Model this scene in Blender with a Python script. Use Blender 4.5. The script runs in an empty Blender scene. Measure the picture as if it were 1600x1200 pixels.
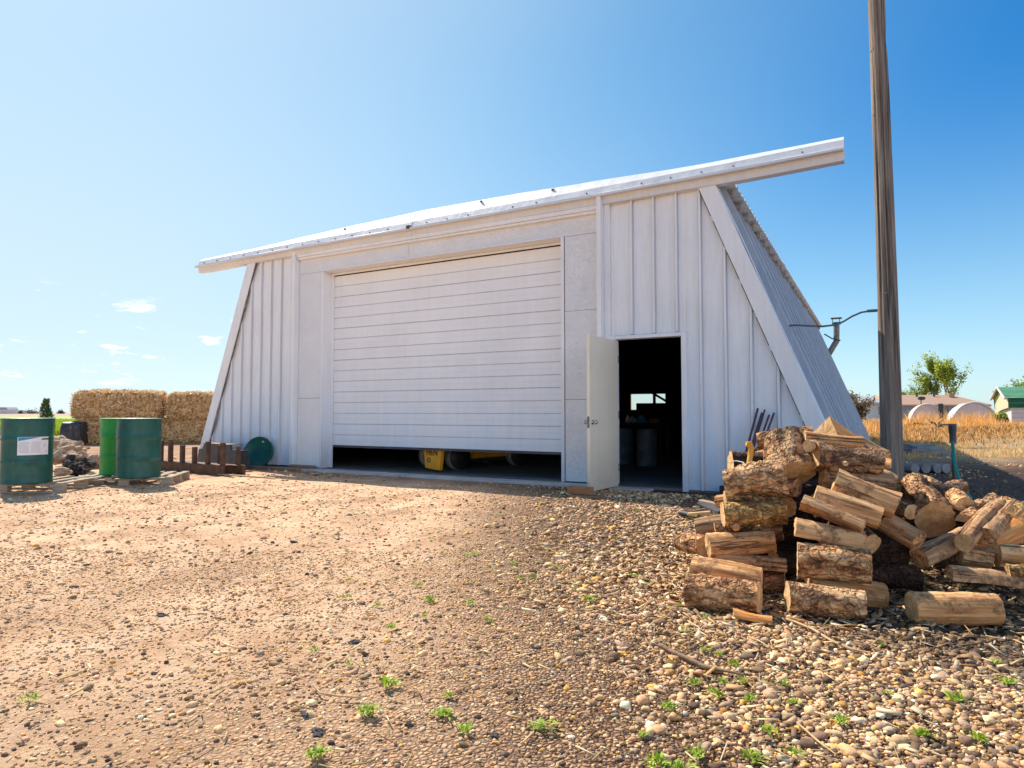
import bpy, math, random
import numpy as np
from mathutils import Vector, Matrix, noise as mnoise
sc = bpy.context.scene
COL = sc.collection
RND = random.Random(7)
NR = np.random.RandomState(11)
PI = math.pi
# ------------------------------------------------------------------ camera numbers (metres, measured from the photo)
F0, CH = 1020.0, 1.08
PITCH, YAW = math.atan(45/F0), math.atan(567/1020)
CY, SY = math.cos(YAW), math.sin(YAW)
def CW(r, fw, z=0.0):                      # right / forward of the photographer -> world
    return Vector((r*CY - fw*SY, r*SY + fw*CY, z))
def P(px, py, d):                          # measured point at forward distance d
    cr, cu = px-800, 600-py
    fw = F0*math.cos(PITCH)-cu*math.sin(PITCH); up = F0*math.sin(PITCH)+cu*math.cos(PITCH)
    v = CW(cr*d/fw, d, CH+up*d/fw); return v
def smooth(t): t = max(0.0, min(1.0, t)); return t*t*(3-2*t)
def gh(x, y):                              # ground height
    z = 0.010*math.sin(x*1.3+.5)*math.sin(y*1.1+1)+0.006*math.sin(x*3.1+y*2.3)
    if y > 8.2 and -13.5 < x < .6: z *= 0.0
    r = x*CY+y*SY; f = -x*SY+y*CY
    z += 0.55*math.exp(-(((r-17.6)/3.2)**2+((f-22.5)/2.4)**2))
    z += 0.22*math.exp(-(((r-14.0)/2.6)**2+((f-24.0)/1.6)**2))
    return z
# ------------------------------------------------------------------ materials
def newmat(name):
    m = bpy.data.materials.new(name); m.use_nodes = True
    nt = m.node_tree; b = nt.nodes['Principled BSDF']
    return m, nt, b
def N(nt, t, **k):
    n = nt.nodes.new(t)
    for a, v in k.items():
        if a in n.inputs: n.inputs[a].default_value = v
        else: setattr(n, a, v)
    return n
def ramp(nt, fac, stops):
    r = nt.nodes.new('ShaderNodeValToRGB'); e = r.color_ramp.elements
    while len(e) < len(stops): e.new(0.5)
    for i, (p, c) in enumerate(stops):
        e[i].position = p; e[i].color = (*c, 1) if len(c) == 3 else c
    nt.links.new(fac, r.inputs[0]); return r.outputs[0]
def coords(nt, scale=(1,1,1), kind='Object', rand=True):
    tc = N(nt, 'ShaderNodeTexCoord'); mp = N(nt, 'ShaderNodeMapping'); mp.inputs['Scale'].default_value = scale
    nt.links.new(tc.outputs[kind], mp.inputs[0])
    if rand:
        oi = N(nt, 'ShaderNodeObjectInfo'); mu = N(nt, 'ShaderNodeMath', operation='MULTIPLY'); mu.inputs[1].default_value = 37.0
        nt.links.new(oi.outputs['Random'], mu.inputs[0])
        va = N(nt, 'ShaderNodeVectorMath', operation='ADD')
        nt.links.new(mp.outputs[0], va.inputs[0]); nt.links.new(mu.outputs[0], va.inputs[1]); return va.outputs[0]
    return mp.outputs[0]
def nz(nt, vec, scale, detail=6, rough=.6, dist=0):
    n = N(nt, 'ShaderNodeTexNoise'); n.inputs['Scale'].default_value = scale; n.inputs['Detail'].default_value = detail
    n.inputs['Roughness'].default_value = rough; n.inputs['Distortion'].default_value = dist
    nt.links.new(vec, n.inputs['Vector']); return n.outputs['Fac']
def mix(nt, fac, a, b, mode='MIX'):
    m = N(nt, 'ShaderNodeMix', data_type='RGBA', blend_type=mode)
    for s, v in ((m.inputs['Factor'], fac), (m.inputs[6], a), (m.inputs[7], b)):
        if hasattr(v, 'links'): nt.links.new(v, s)
        elif isinstance(v, (int, float)): s.default_value = v
        else: s.default_value = (*v, 1) if len(v) == 3 else v
    return m.outputs[2]
def math_(nt, op, a, b=None, clamp=False):
    m = N(nt, 'ShaderNodeMath', operation=op); m.use_clamp = clamp
    for i, v in enumerate((a, b)):
        if v is None: continue
        if hasattr(v, 'links'): nt.links.new(v, m.inputs[i])
        else: m.inputs[i].default_value = v
    return m.outputs[0]
def bump(nt, b, h, dist=.01, strength=1.0):
    n = N(nt, 'ShaderNodeBump'); n.inputs['Distance'].default_value = dist; n.inputs['Strength'].default_value = strength
    nt.links.new(h, n.inputs['Height']); nt.links.new(n.outputs[0], b.inputs['Normal'])
def simple(name, stops, scale=5, rough=.7, stretch=(1,1,1), bd=0.004, bscale=None, metal=0, detail=6, kind='Object'):
    m, nt, b = newmat(name); v = coords(nt, stretch, kind)
    f = nz(nt, v, scale, detail); nt.links.new(ramp(nt, f, stops), b.inputs['Base Color'])
    b.inputs['Roughness'].default_value = rough; b.inputs['Metallic'].default_value = metal
    if bd: bump(nt, b, nz(nt, v, bscale or scale*3, 8, .65), bd)
    return m
M = {}
def white_metal(name, base=(.80,.80,.80), dirt=.35, rust=0.0, blueshade=0.0):
    m, nt, b = newmat(name); v = coords(nt, (1,1,1), rand=False); vs = coords(nt, (9,9,.7), rand=False)
    c = ramp(nt, nz(nt, v, .9, 7, .62), [(.3, tuple(x*.90 for x in base)), (.7, base)])
    streak = ramp(nt, nz(nt, vs, 1.6, 7, .7), [(.42, (0,0,0)), (.75, (1,1,1))])
    c = mix(nt, math_(nt, 'MULTIPLY', streak, dirt), c, (.50,.49,.47))
    spots = ramp(nt, nz(nt, v, 34, 3, .5), [(.74, (0,0,0)), (.80, (1,1,1))])
    c = mix(nt, math_(nt, 'MULTIPLY', spots, .45), c, (.32,.29,.26))
    sx = N(nt, 'ShaderNodeSeparateXYZ'); tc = N(nt, 'ShaderNodeTexCoord'); nt.links.new(tc.outputs['Object'], sx.inputs[0])
    low = math_(nt, 'SUBTRACT', 1.0, math_(nt, 'MULTIPLY', sx.outputs[2], 1.3, True), True)
    low = math_(nt, 'MULTIPLY', low, nz(nt, v, 3.5, 6, .7), True)
    c = mix(nt, math_(nt, 'MULTIPLY', low, .95), c, (.46,.36,.27))
    if blueshade:                                   # blue shade painted into the colour of the lower sheets
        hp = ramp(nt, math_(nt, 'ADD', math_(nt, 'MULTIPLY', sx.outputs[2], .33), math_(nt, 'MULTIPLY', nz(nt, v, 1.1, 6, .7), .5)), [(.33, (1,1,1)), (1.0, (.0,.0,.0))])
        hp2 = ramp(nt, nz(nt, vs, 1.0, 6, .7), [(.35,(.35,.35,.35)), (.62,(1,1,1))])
        c = mix(nt, math_(nt, 'MULTIPLY', math_(nt, 'MULTIPLY', hp, hp2), blueshade), c, (.40,.62,.84))
    if rust:
        up = ramp(nt, math_(nt, 'SUBTRACT', math_(nt, 'MULTIPLY', sx.outputs[2], 5.5), 22.4), [(.5, (0,0,0)), (1.0, (1,1,1))])
        rs = ramp(nt, nz(nt, v, 5, 7, .7), [(.56, (0,0,0)), (.68, (1,1,1))])
        c = mix(nt, math_(nt, 'MULTIPLY', rs, math_(nt, 'MULTIPLY', up, rust)), c, (.30,.14,.045))
    nt.links.new(c, b.inputs['Base Color']); b.inputs['Roughness'].default_value = .48
    bump(nt, b, math_(nt, 'ADD', math_(nt, 'MULTIPLY', nz(nt, v, 4, 3, .5), 1.0), math_(nt, 'MULTIPLY', nz(nt, v, 60, 3, .6), .08)), .012)
    return m
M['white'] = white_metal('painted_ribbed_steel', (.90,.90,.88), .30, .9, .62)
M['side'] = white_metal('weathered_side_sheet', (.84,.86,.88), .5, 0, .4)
M['groove'] = simple('grey_door_joint', [(.3,(.52,.51,.51)),(.7,(.64,.63,.62))], 9, .7, bd=0); M['flank'] = white_metal('shaded_rib_flank', (.56,.57,.60), .5); M['flank2'] = white_metal('shaded_side_flank', (.30,.34,.40), .6)  # rib flanks carry painted shade so the ribs show; door joints plain grey
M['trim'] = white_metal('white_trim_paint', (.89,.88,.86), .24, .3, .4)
M['hood'] = white_metal('white_hood_sheet', (.76,.75,.74), .35)
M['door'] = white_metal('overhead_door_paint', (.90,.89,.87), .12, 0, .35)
M['beige'] = white_metal('cream_door_paint', (.90,.80,.62), .15)
def osb():
    m, nt, b = newmat('painted_particle_board'); v = coords(nt, rand=False)
    vo = N(nt, 'ShaderNodeTexVoronoi'); vo.inputs['Scale'].default_value = 42; vo.inputs['Randomness'].default_value = 1
    d = N(nt, 'ShaderNodeVectorMath', operation='ADD'); nn = N(nt, 'ShaderNodeTexNoise'); nn.inputs['Scale'].default_value = 9
    nt.links.new(v, nn.inputs['Vector']); nt.links.new(v, d.inputs[0]); nt.links.new(nn.outputs['Color'], d.inputs[1]); nt.links.new(d.outputs[0], vo.inputs['Vector'])
    c = ramp(nt, nz(nt, v, 2.2, 8, .7), [(.3, (.79,.79,.775)), (.65, (.89,.89,.88))])
    c = mix(nt, .30, c, ramp(nt, vo.outputs['Color'], [(.1, (.58,.58,.58)), (.8, (.88,.885,.885))]))
    nt.links.new(c, b.inputs['Base Color']); b.inputs['Roughness'].default_value = .7
    bump(nt, b, math_(nt, 'ADD', vo.outputs['Color'], nz(nt, v, 30, 6, .7)), .004); return m
M['osb'] = osb()
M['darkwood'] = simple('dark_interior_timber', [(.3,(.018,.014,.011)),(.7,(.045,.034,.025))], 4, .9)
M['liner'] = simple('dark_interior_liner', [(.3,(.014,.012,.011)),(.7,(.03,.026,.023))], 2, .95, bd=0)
M['concrete'] = simple('worn_concrete', [(.3,(.36,.335,.31)),(.7,(.56,.53,.49))], 3, .9, bd=.006, bscale=40)
M['floor'] = simple('garage_floor_concrete', [(.3,(.10,.095,.09)),(.7,(.2,.19,.175))], 2, .85, bd=.003, bscale=30)
M['yellow'] = simple('machine_yellow_paint', [(.3,(.70,.27,.008)),(.7,(.85,.38,.012))], 5, .5, bd=.001)
M['rubber'] = simple('old_rubber', [(.3,(.05,.047,.043)),(.7,(.12,.11,.10))], 12, .9)
M['tread'] = simple('dusty_tyre_tread', [(.3,(.22,.20,.18)),(.7,(.36,.33,.30))], 18, .9, bd=.004)
M['black'] = simple('black_paint', [(.3,(.012,.012,.013)),(.7,(.03,.03,.03))], 9, .55)
M['green'] = None
def drum(name, a, b_):
    m, nt, b = newmat(name); v = coords(nt, (1,1,.6))
    c = ramp(nt, nz(nt, v, 5, 5, .6, .8), [(.3,a),(.7,b_)])
    sc_ = ramp(nt, nz(nt, v, 22, 7, .8), [(.61,(0,0,0)),(.68,(1,1,1))]); c = mix(nt, math_(nt,'MULTIPLY',sc_,.8), c, (.20,.13,.08))
    nt.links.new(c, b.inputs['Base Color']); nt.links.new(ramp(nt, nz(nt, v, 3, 5), [(.3,(.38,)*3),(.7,(.6,)*3)]), b.inputs['Roughness'])
    bump(nt, b, nz(nt, v, 4.5, 3, .5), .02); return m
M['green'] = drum('dark_green_drum_paint', (.003,.055,.042), (.004,.11,.082))
M['green2'] = drum('bright_green_drum_paint', (.004,.20,.015), (.008,.30,.03))
M['paper'] = simple('white_label_paper', [(.3,(.68,.68,.68)),(.7,(.78,.78,.78))], 8, .6, bd=0)
M['ink'] = simple('grey_label_ink', [(.3,(.42,.42,.43)),(.7,(.55,.55,.55))], 40, .7, bd=0)
M['bluelabel'] = simple('blue_label_ink', [(.3,(.01,.20,.42)),(.7,(.015,.27,.5))], 8, .6, bd=0)
M['pallet'] = simple('grey_pallet_timber', [(.3,(.22,.17,.12)),(.55,(.40,.32,.23)),(.75,(.52,.43,.33))], 6, .9, (1,8,8), .004)
M['rust'] = simple('rusty_steel', [(.3,(.05,.028,.018)),(.55,(.11,.055,.032)),(.75,(.17,.09,.05))], 8, .8, bd=.003)
M['darksteel'] = simple('dark_grey_steel', [(.3,(.025,.026,.03)),(.7,(.07,.07,.08))], 8, .5, bd=.002)
M['galv'] = simple('dull_pipe_steel', [(.3,(.10,.09,.09)),(.7,(.24,.22,.21))], 6, .5, (1,1,3), .002, metal=.4)
M['cable'] = simple('grey_cable', [(.3,(.06,.07,.08)),(.7,(.12,.13,.14))], 9, .6, bd=0)
M['chrome'] = simple('brass_knob_metal', [(.3,(.35,.3,.24)),(.7,(.6,.55,.48))], 9, .25, bd=0, metal=.9)
M['brick'] = simple('brown_timber_block', [(.3,(.22,.11,.055)),(.7,(.36,.20,.10))], 9, .9)
M['hose'] = simple('green_hose_rubber', [(.3,(.0,.16,.12)),(.7,(.0,.26,.19))], 4, .45, bd=0)
M['axe'] = simple('yellow_axe_handle', [(.3,(.62,.30,.02)),(.7,(.75,.42,.05))], 6, .5, (1,1,.3), .001)
M['plum'] = simple('maroon_steel_rod', [(.3,(.035,.022,.045)),(.7,(.09,.04,.06))], 6, .6, bd=.001)
M['tile'] = simple('grey_paving_slab', [(.3,(.16,.16,.155)),(.7,(.30,.295,.28))], 5, .9)
M['ash'] = simple('charred_debris', [(.35,(.018,.016,.015)),(.6,(.06,.05,.042)),(.75,(.22,.17,.12))], 9, .95, bd=.01)
M['rubble'] = simple('broken_concrete', [(.3,(.22,.14,.08)),(.7,(.54,.38,.25))], 9, .95, bd=.012, bscale=16)
M['asphalt'] = simple('broken_asphalt', [(.3,(.03,.03,.03)),(.7,(.08,.075,.07))], 30, .9, bd=.008, bscale=60)
def wood(name, stops, sc_, stretch, bd, bs, crack=0.0, rough=.85, crackcol=(.05,.03,.018), checks=0):
    m, nt, b = newmat(name); v = coords(nt, stretch); v1 = coords(nt, (1,1,1))
    c = ramp(nt, nz(nt, v, sc_, 8, .66, .3), stops)
    h = nz(nt, v, bs, 8, .7)
    if crack:
        vo = N(nt, 'ShaderNodeTexVoronoi', feature='DISTANCE_TO_EDGE'); vo.inputs['Scale'].default_value = crack
        dn = N(nt, 'ShaderNodeTexNoise'); dn.inputs['Scale'].default_value = 16; nt.links.new(v1, dn.inputs['Vector'])
        sclr = N(nt, 'ShaderNodeVectorMath', operation='SCALE'); sclr.inputs['Scale'].default_value = .22; nt.links.new(dn.outputs['Color'], sclr.inputs[0])
        ad = N(nt, 'ShaderNodeVectorMath', operation='ADD'); nt.links.new(v, ad.inputs[0]); nt.links.new(sclr.outputs[0], ad.inputs[1]); nt.links.new(ad.outputs[0], vo.inputs['Vector'])
        k = ramp(nt, vo.outputs['Distance'], [(.0,(1,1,1)),(.10,(0,0,0))])
        c = mix(nt, math_(nt,'MULTIPLY',math_(nt,'MULTIPLY',k,.75), nz(nt, v1, 7, 3)), c, crackcol)
        h = math_(nt, 'ADD', h, ramp(nt, vo.outputs['Distance'], [(0,(0,0,0)),(.18,(1,1,1))]))
    if checks:
        vk = coords(nt, (.9,22,22)); kk = ramp(nt, nz(nt, vk, 1.0, 4, .55, .5), [(.60,(0,0,0)),(.635,(1,1,1)),(.67,(0,0,0))]); c = mix(nt, math_(nt,'MULTIPLY',kk,.85), c, (.045,.025,.012)); h = math_(nt,'SUBTRACT',h,kk)
        pt = ramp(nt, nz(nt, v1, 6.5, 7, .75), [(.49,(0,0,0)),(.55,(1,1,1))]); c = mix(nt, math_(nt,'MULTIPLY',pt,.8), c, ramp(nt, nz(nt, v1, 34, 6, .7), [(.36,(.07,.036,.018)),(.50,(.36,.21,.11)),(.64,(.78,.56,.34))]))
    oi = N(nt, 'ShaderNodeObjectInfo'); tone = ramp(nt, oi.outputs['Random'], [(0,(.80,.72,.64)),(.35,(1,.95,.88)),(.7,(1.0,.84,.68)),(1,(.9,.86,.8))])
    c = mix(nt, 1.0, c, tone, 'MULTIPLY'); c = mix(nt, 1.0, c, (1.0,.86,.70), 'MULTIPLY')
    nt.links.new(c, b.inputs['Base Color']); b.inputs['Roughness'].default_value = rough; bump(nt, b, h, bd); return m
M['bark'] = wood('flaking_log_bark', [(.32,(.07,.034,.015)),(.43,(.34,.18,.085)),(.51,(.72,.48,.27)),(.61,(.96,.76,.52))], 15, (.6,1.3,1.3), .024, 24, 10)
M['bark_dark'] = wood('dark_log_bark', [(.32,(.04,.021,.011)),(.45,(.22,.12,.06)),(.55,(.54,.34,.19)),(.65,(.86,.64,.42))], 14, (.6,1.3,1.3), .020, 16, 12)
M['lichen'] = wood('lichen_crusted_bark', [(.30,(.09,.055,.02)),(.45,(.38,.24,.09)),(.56,(.66,.50,.20)),(.70,(.84,.70,.36))], 12, (.8,1.3,1.3), .020, 18, 13)
M['bare'] = wood('bare_weathered_log', [(.32,(.22,.105,.042)),(.46,(.60,.35,.16)),(.62,(.92,.68,.42))], 5, (.35,6,6), .010, 9, checks=1)
M['greylog'] = wood('grey_weathered_log', [(.32,(.12,.075,.045)),(.47,(.42,.29,.18)),(.63,(.74,.57,.39))], 5, (.35,6,6), .010, 9, checks=1)
M['gap_shade'] = wood('gap_shade_bark', [(.32,(.018,.011,.007)),(.48,(.06,.036,.022)),(.60,(.14,.09,.055)),(.72,(.28,.19,.12))], 12, (.6,1.3,1.3), .020, 18, 12)  # near-black bark, the shade of the pile's gaps painted into the logs
M['greywood'] = wood('grey_weathered_wood', [(.30,(.10,.085,.07)),(.5,(.26,.21,.16)),(.68,(.44,.37,.29))], 5, (.35,6,6), .008, 9)
M['split'] = wood('split_orange_wood', [(.30,(.42,.16,.04)),(.5,(.68,.33,.10)),(.68,(.88,.54,.22))], 5, (.35,7,7), .008, 8)
M['twig'] = wood('dry_straw_twig', [(.30,(.40,.31,.20)),(.7,(.66,.56,.40))], 6, (1,1,1), .002, 9)
def endgrain():
    m, nt, b = newmat('log_end_grain'); v = coords(nt, rand=False)
    g = N(nt, 'ShaderNodeTexWave', wave_type='RINGS', rings_direction='X'); g.inputs['Scale'].default_value = 22; g.inputs['Distortion'].default_value = 2.5; g.inputs['Detail'].default_value = 4
    nt.links.new(v, g.inputs['Vector'])
    c = ramp(nt, g.outputs['Color'], [(0,(.40,.22,.085)),(1,(.66,.45,.23))])
    c = mix(nt, .72, c, ramp(nt, nz(nt, coords(nt), 16, 8, .72), [(.3,(.34,.15,.045)),(.5,(.66,.38,.15)),(.7,(.88,.62,.34))]))
    nt.links.new(c, b.inputs['Base Color']); b.inputs['Roughness'].default_value = .9
    bump(nt, b, nz(nt, v, 40, 6, .7), .006); return m
M['end'] = endgrain()
def pole_mat():
    m, nt, b = newmat('weathered_pole_timber'); v = coords(nt, (14,14,.6), rand=False); v2 = coords(nt, (11,11,.12), rand=False)
    c = ramp(nt, nz(nt, v, 1.5, 9, .68), [(.3,(.13,.09,.064)),(.5,(.25,.185,.135)),(.7,(.45,.345,.25))])
    k = ramp(nt, nz(nt, v2, 1.0, 4, .5, .4), [(.53,(0,0,0)),(.56,(1,1,1)),(.60,(0,0,0))])
    c = mix(nt, math_(nt,'MULTIPLY',k,.8), c, (.03,.022,.016)); nt.links.new(c, b.inputs['Base Color']); b.inputs['Roughness'].default_value = .9
    bump(nt, b, math_(nt,'SUBTRACT', nz(nt, v, 3, 8, .7), k), .02); return m
M['pole'] = pole_mat()
def vcol(name, rough=.8, transl=0, bd=0, bs=60, rstops=None):
    m, nt, b = newmat(name); a = N(nt, 'ShaderNodeAttribute', attribute_name='col')
    c = a.outputs['Color']
    if bd:
        v = coords(nt, rand=False); f = nz(nt, v, bs, 6, .7)
        c = mix(nt, .55, c, ramp(nt, f, [(.3,(.45,.42,.40)),(.7,(1.25,1.22,1.2))]), 'MULTIPLY'); bump(nt, b, f, bd)
    nt.links.new(c, b.inputs['Base Color']); b.inputs['Roughness'].default_value = rough
    if transl:
        t = N(nt, 'ShaderNodeBsdfTranslucent'); nt.links.new(c, t.inputs[0]); mx = N(nt, 'ShaderNodeMixShader'); mx.inputs[0].default_value = transl
        out = nt.nodes['Material Output']; nt.links.new(b.outputs[0], mx.inputs[1]); nt.links.new(t.outputs[0], mx.inputs[2]); nt.links.new(mx.outputs[0], out.inputs[0])
    return m
M['stone'] = vcol('river_gravel', .85, 0, .004, 70)
M['leaf'] = vcol('leafy_green', .6, .35)
M['blade'] = vcol('dry_grass_blades', .8, .35)
M['straw'] = vcol('corn_straw', .8, .15)
def ground_mat():
    m, nt, b = newmat('gravel_and_dirt_ground'); v = coords(nt, rand=False); L = nt.links
    sx = N(nt, 'ShaderNodeSeparateXYZ'); L.new(v, sx.inputs[0]); X, Y = sx.outputs[0], sx.outputs[1]
    big = nz(nt, v, .55, 6, .6); mid = nz(nt, v, 2.6, 8, .7); fine = nz(nt, v, 28, 8, .75)
    sand = ramp(nt, mid, [(.30,(.56,.31,.155)),(.50,(.78,.50,.295)),(.72,(.90,.64,.42))])
    peb = N(nt, 'ShaderNodeTexVoronoi'); peb.inputs['Scale'].default_value = 46; L.new(v, peb.inputs['Vector'])
    pebe = N(nt, 'ShaderNodeTexVoronoi', feature='DISTANCE_TO_EDGE'); pebe.inputs['Scale'].default_value = 46; L.new(v, pebe.inputs['Vector'])
    pc = N(nt, 'ShaderNodeSeparateXYZ'); L.new(peb.outputs['Color'], pc.inputs[0])
    pcol = ramp(nt, pc.outputs[0], [(0,(.24,.155,.10)),(.3,(.46,.31,.20)),(.6,(.64,.47,.32)),(.85,(.76,.61,.45)),(1,(.38,.32,.27))])
    pcol = mix(nt, ramp(nt, pebe.outputs['Distance'], [(.0,(1,1,1)),(.16,(0,0,0))]), pcol, (.19,.115,.07))
    # coarse gravel lies to the right of a wandering line across the yard
    s = math_(nt, 'ADD', math_(nt, 'MULTIPLY', X, .89), math_(nt, 'MULTIPLY', Y, .45))
    s = math_(nt, 'ADD', s, math_(nt, 'MULTIPLY', big, 2.2))
    g = ramp(nt, math_(nt, 'ADD', math_(nt, 'MULTIPLY', s, .22), .42), [(.38,(0,0,0)),(.72,(1,1,1))])
    pat = ramp(nt, nz(nt, v, 1.15, 7, .7), [(.50,(0,0,0)),(.62,(1,1,1))])
    g = math_(nt, 'MAXIMUM', g, math_(nt, 'MULTIPLY', pat, .35))
    sand = mix(nt, .55, sand, ramp(nt, fine, [(.3,(.62,.55,.48)),(.7,(1.2,1.2,1.2))]), 'MULTIPLY')
    pcol = mix(nt, 1.0, pcol, (1.20,.97,.74), 'MULTIPLY'); gd = ramp(nt, math_(nt, 'MULTIPLY', s, .22), [(.12,(1.05,1.0,.97)),(.42,(.50,.42,.35))]); pcol = mix(nt, 1.0, pcol, gd, 'MULTIPLY'); eave_shade = ramp(nt, math_(nt, 'ADD', math_(nt, 'MULTIPLY', Y, .1), math_(nt, 'MULTIPLY', big, .10)), [(.83,(1,1,1)),(.90,(.58,.52,.50))])  # last ramp paints the barn's front shadow into the ground colour
    tr = ramp(nt, nz(nt, coords(nt, (1.7,.22,1), rand=False), 1.0, 4, .5, .3), [(.40,(.84,.80,.77)),(.60,(1.06,1.06,1.06))]); sand = mix(nt, .8, sand, tr, 'MULTIPLY')
    c = mix(nt, g, sand, pcol); c = mix(nt, 1.0, c, eave_shade, 'MULTIPLY')
    # charcoal-coloured dirt by the pole and side wall, plus painted shade under the log pile
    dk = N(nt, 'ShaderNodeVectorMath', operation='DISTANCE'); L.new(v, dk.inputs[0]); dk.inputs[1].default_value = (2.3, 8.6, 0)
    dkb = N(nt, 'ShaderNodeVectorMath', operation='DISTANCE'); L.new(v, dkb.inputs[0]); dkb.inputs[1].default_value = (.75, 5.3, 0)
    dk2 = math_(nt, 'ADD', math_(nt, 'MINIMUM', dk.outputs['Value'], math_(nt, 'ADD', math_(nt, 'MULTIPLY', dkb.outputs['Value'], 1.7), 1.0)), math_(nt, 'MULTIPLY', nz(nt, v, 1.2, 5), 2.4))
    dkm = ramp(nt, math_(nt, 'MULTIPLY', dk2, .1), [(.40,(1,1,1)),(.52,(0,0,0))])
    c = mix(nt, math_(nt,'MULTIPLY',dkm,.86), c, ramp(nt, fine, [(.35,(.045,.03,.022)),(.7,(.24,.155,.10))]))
    # yard edge: straw-coloured turf further out on the right (forward distance from the road)
    fwd = math_(nt, 'ADD', math_(nt, 'MULTIPLY', X, -SY), math_(nt, 'MULTIPLY', Y, CY))
    rt = math_(nt, 'ADD', math_(nt, 'MULTIPLY', X, CY), math_(nt, 'MULTIPLY', Y, SY))
    far = ramp(nt, math_(nt, 'MULTIPLY', math_(nt, 'ADD', fwd, math_(nt, 'MULTIPLY', big, 5.0)), .01), [(.150,(0,0,0)),(.19,(1,1,1))])
    right = ramp(nt, math_(nt, 'ADD', math_(nt,'MULTIPLY', rt, .02), .5), [(.60,(0,0,0)),(.66,(1,1,1))])
    tf = ramp(nt, nz(nt, v, .9, 9, .8), [(.32,(.34,.19,.09)),(.45,(.66,.42,.21)),(.60,(.80,.56,.31)),(.72,(.42,.40,.12))])
    c = mix(nt, math_(nt,'MULTIPLY', far, right), c, tf)
    # open farmland far away
    fl = ramp(nt, math_(nt, 'MULTIPLY', fwd, .001), [(.06,(0,0,0)),(.09,(1,1,1))])
    c = mix(nt, fl, c, ramp(nt, nz(nt, v, .01, 5, .6), [(.35,(.38,.27,.17)),(.6,(.50,.37,.25))]))
    L.new(c, b.inputs['Base Color']); b.inputs['Roughness'].default_value = .95
    h = math_(nt, 'ADD', math_(nt,'MULTIPLY', mid, 1.6), math_(nt,'MULTIPLY', fine, .9))
    h = math_(nt, 'ADD', h, math_(nt,'MULTIPLY', ramp(nt, pebe.outputs['Distance'], [(0,(0,0,0)),(.3,(1,1,1))]), g))
    bump(nt, b, h, .03); return m
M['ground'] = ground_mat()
# ------------------------------------------------------------------ mesh helper
class MB:
    def __init__(s): s.v = []; s.f = []; s.mi = []; s.mats = []; s.sm = []
    def _m(s, m):
        if m not in s.mats: s.mats.append(m)
        return s.mats.index(m)
    def add(s, vs, fs, m, smooth=False):
        o = len(s.v); s.v += [tuple(v) for v in vs]; k = s._m(m)
        for f in fs: s.f.append(tuple(i+o for i in f)); s.mi.append(k); s.sm.append(smooth)
    def box(s, a, b, m, mat4=None):
        x0,y0,z0 = a; x1,y1,z1 = b
        vs = [Vector(p) for p in ((x0,y0,z0),(x1,y0,z0),(x1,y1,z0),(x0,y1,z0),(x0,y0,z1),(x1,y0,z1),(x1,y1,z1),(x0,y1,z1))]
        if mat4: vs = [mat4 @ p for p in vs]
        s.add(vs, [(0,3,2,1),(4,5,6,7),(0,1,5,4),(1,2,6,5),(2,3,7,6),(3,0,4,7)], m)
    def tube(s, pts, rad, m, n=10, caps=True, smooth=True):
        pts = [Vector(p) for p in pts]; rad = rad if hasattr(rad, '__len__') else [rad]*len(pts)
        vs = []; prev = None
        for i, p in enumerate(pts):
            d = (pts[min(i+1,len(pts)-1)]-pts[max(i-1,0)]).normalized()
            if prev is None: prev = d.orthogonal().normalized()
            u = (prev-d*prev.dot(d)).normalized(); w = d.cross(u); prev = u
            for k in range(n): a = 2*PI*k/n; vs.append(p+(u*math.cos(a)+w*math.sin(a))*rad[i])
        fs = [(i*n+k, i*n+(k+1)%n, (i+1)*n+(k+1)%n, (i+1)*n+k) for i in range(len(pts)-1) for k in range(n)]
        s.add(vs, fs, m, smooth)
        if caps: s.add(vs[:n], [tuple(range(n-1,-1,-1))], m); s.add(vs[-n:], [tuple(range(n))], m)
    def lathe(s, prof, m, n=40, c=(0,0,0), caps=True):
        vs = [(c[0]+r*math.cos(2*PI*k/n), c[1]+r*math.sin(2*PI*k/n), c[2]+z) for r, z in prof for k in range(n)]
        s.add(vs, [(i*n+k, i*n+(k+1)%n, (i+1)*n+(k+1)%n, (i+1)*n+k) for i in range(len(prof)-1) for k in range(n)], m, True)
        if caps: s.add(vs[:n], [tuple(range(n-1,-1,-1))], m); s.add(vs[-n:], [tuple(range(n))], m)
    def prism(s, poly, y0, y1, m):          # polygon in XZ extruded along Y
        n = len(poly); vs = [(x,y0,z) for x,z in poly]+[(x,y1,z) for x,z in poly]
        s.add(vs, [tuple(range(n)), tuple(range(2*n-1,n-1,-1))]+[(i,i+n,(i+1)%n+n,(i+1)%n) for i in range(n)], m)
    def extr(s, poly, x0, x1, m):           # polygon in YZ extruded along X
        n = len(poly); vs = [(x0,y,z) for y,z in poly]+[(x1,y,z) for y,z in poly]
        s.add(vs, [tuple(range(n-1,-1,-1)), tuple(range(n,2*n))]+[(i,(i+1)%n,(i+1)%n+n,i+n) for i in range(n)], m)
    def build(s, name, parent=None, loc=None, bevel=0, mat4=None):
        me = bpy.data.meshes.new(name); me.from_pydata(s.v, [], s.f)
        for m in s.mats: me.materials.append(m)
        me.polygons.foreach_set('material_index', s.mi); me.polygons.foreach_set('use_smooth', s.sm); me.update()
        o = bpy.data.objects.new(name, me); COL.objects.link(o)
        if parent: o.parent = parent
        if loc is not None: o.location = loc
        if mat4 is not None: o.matrix_local = mat4
        if bevel:
            b = o.modifiers.new('bevel', 'BEVEL'); b.width = bevel; b.segments = 2; b.limit_method = 'ANGLE'
        return o
def tag(o, label=None, cat=None, group=None, kind=None):
    if label: o['label'] = label
    if cat: o['category'] = cat
    if group: o['group'] = group
    if kind: o['kind'] = kind
    return o
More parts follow.
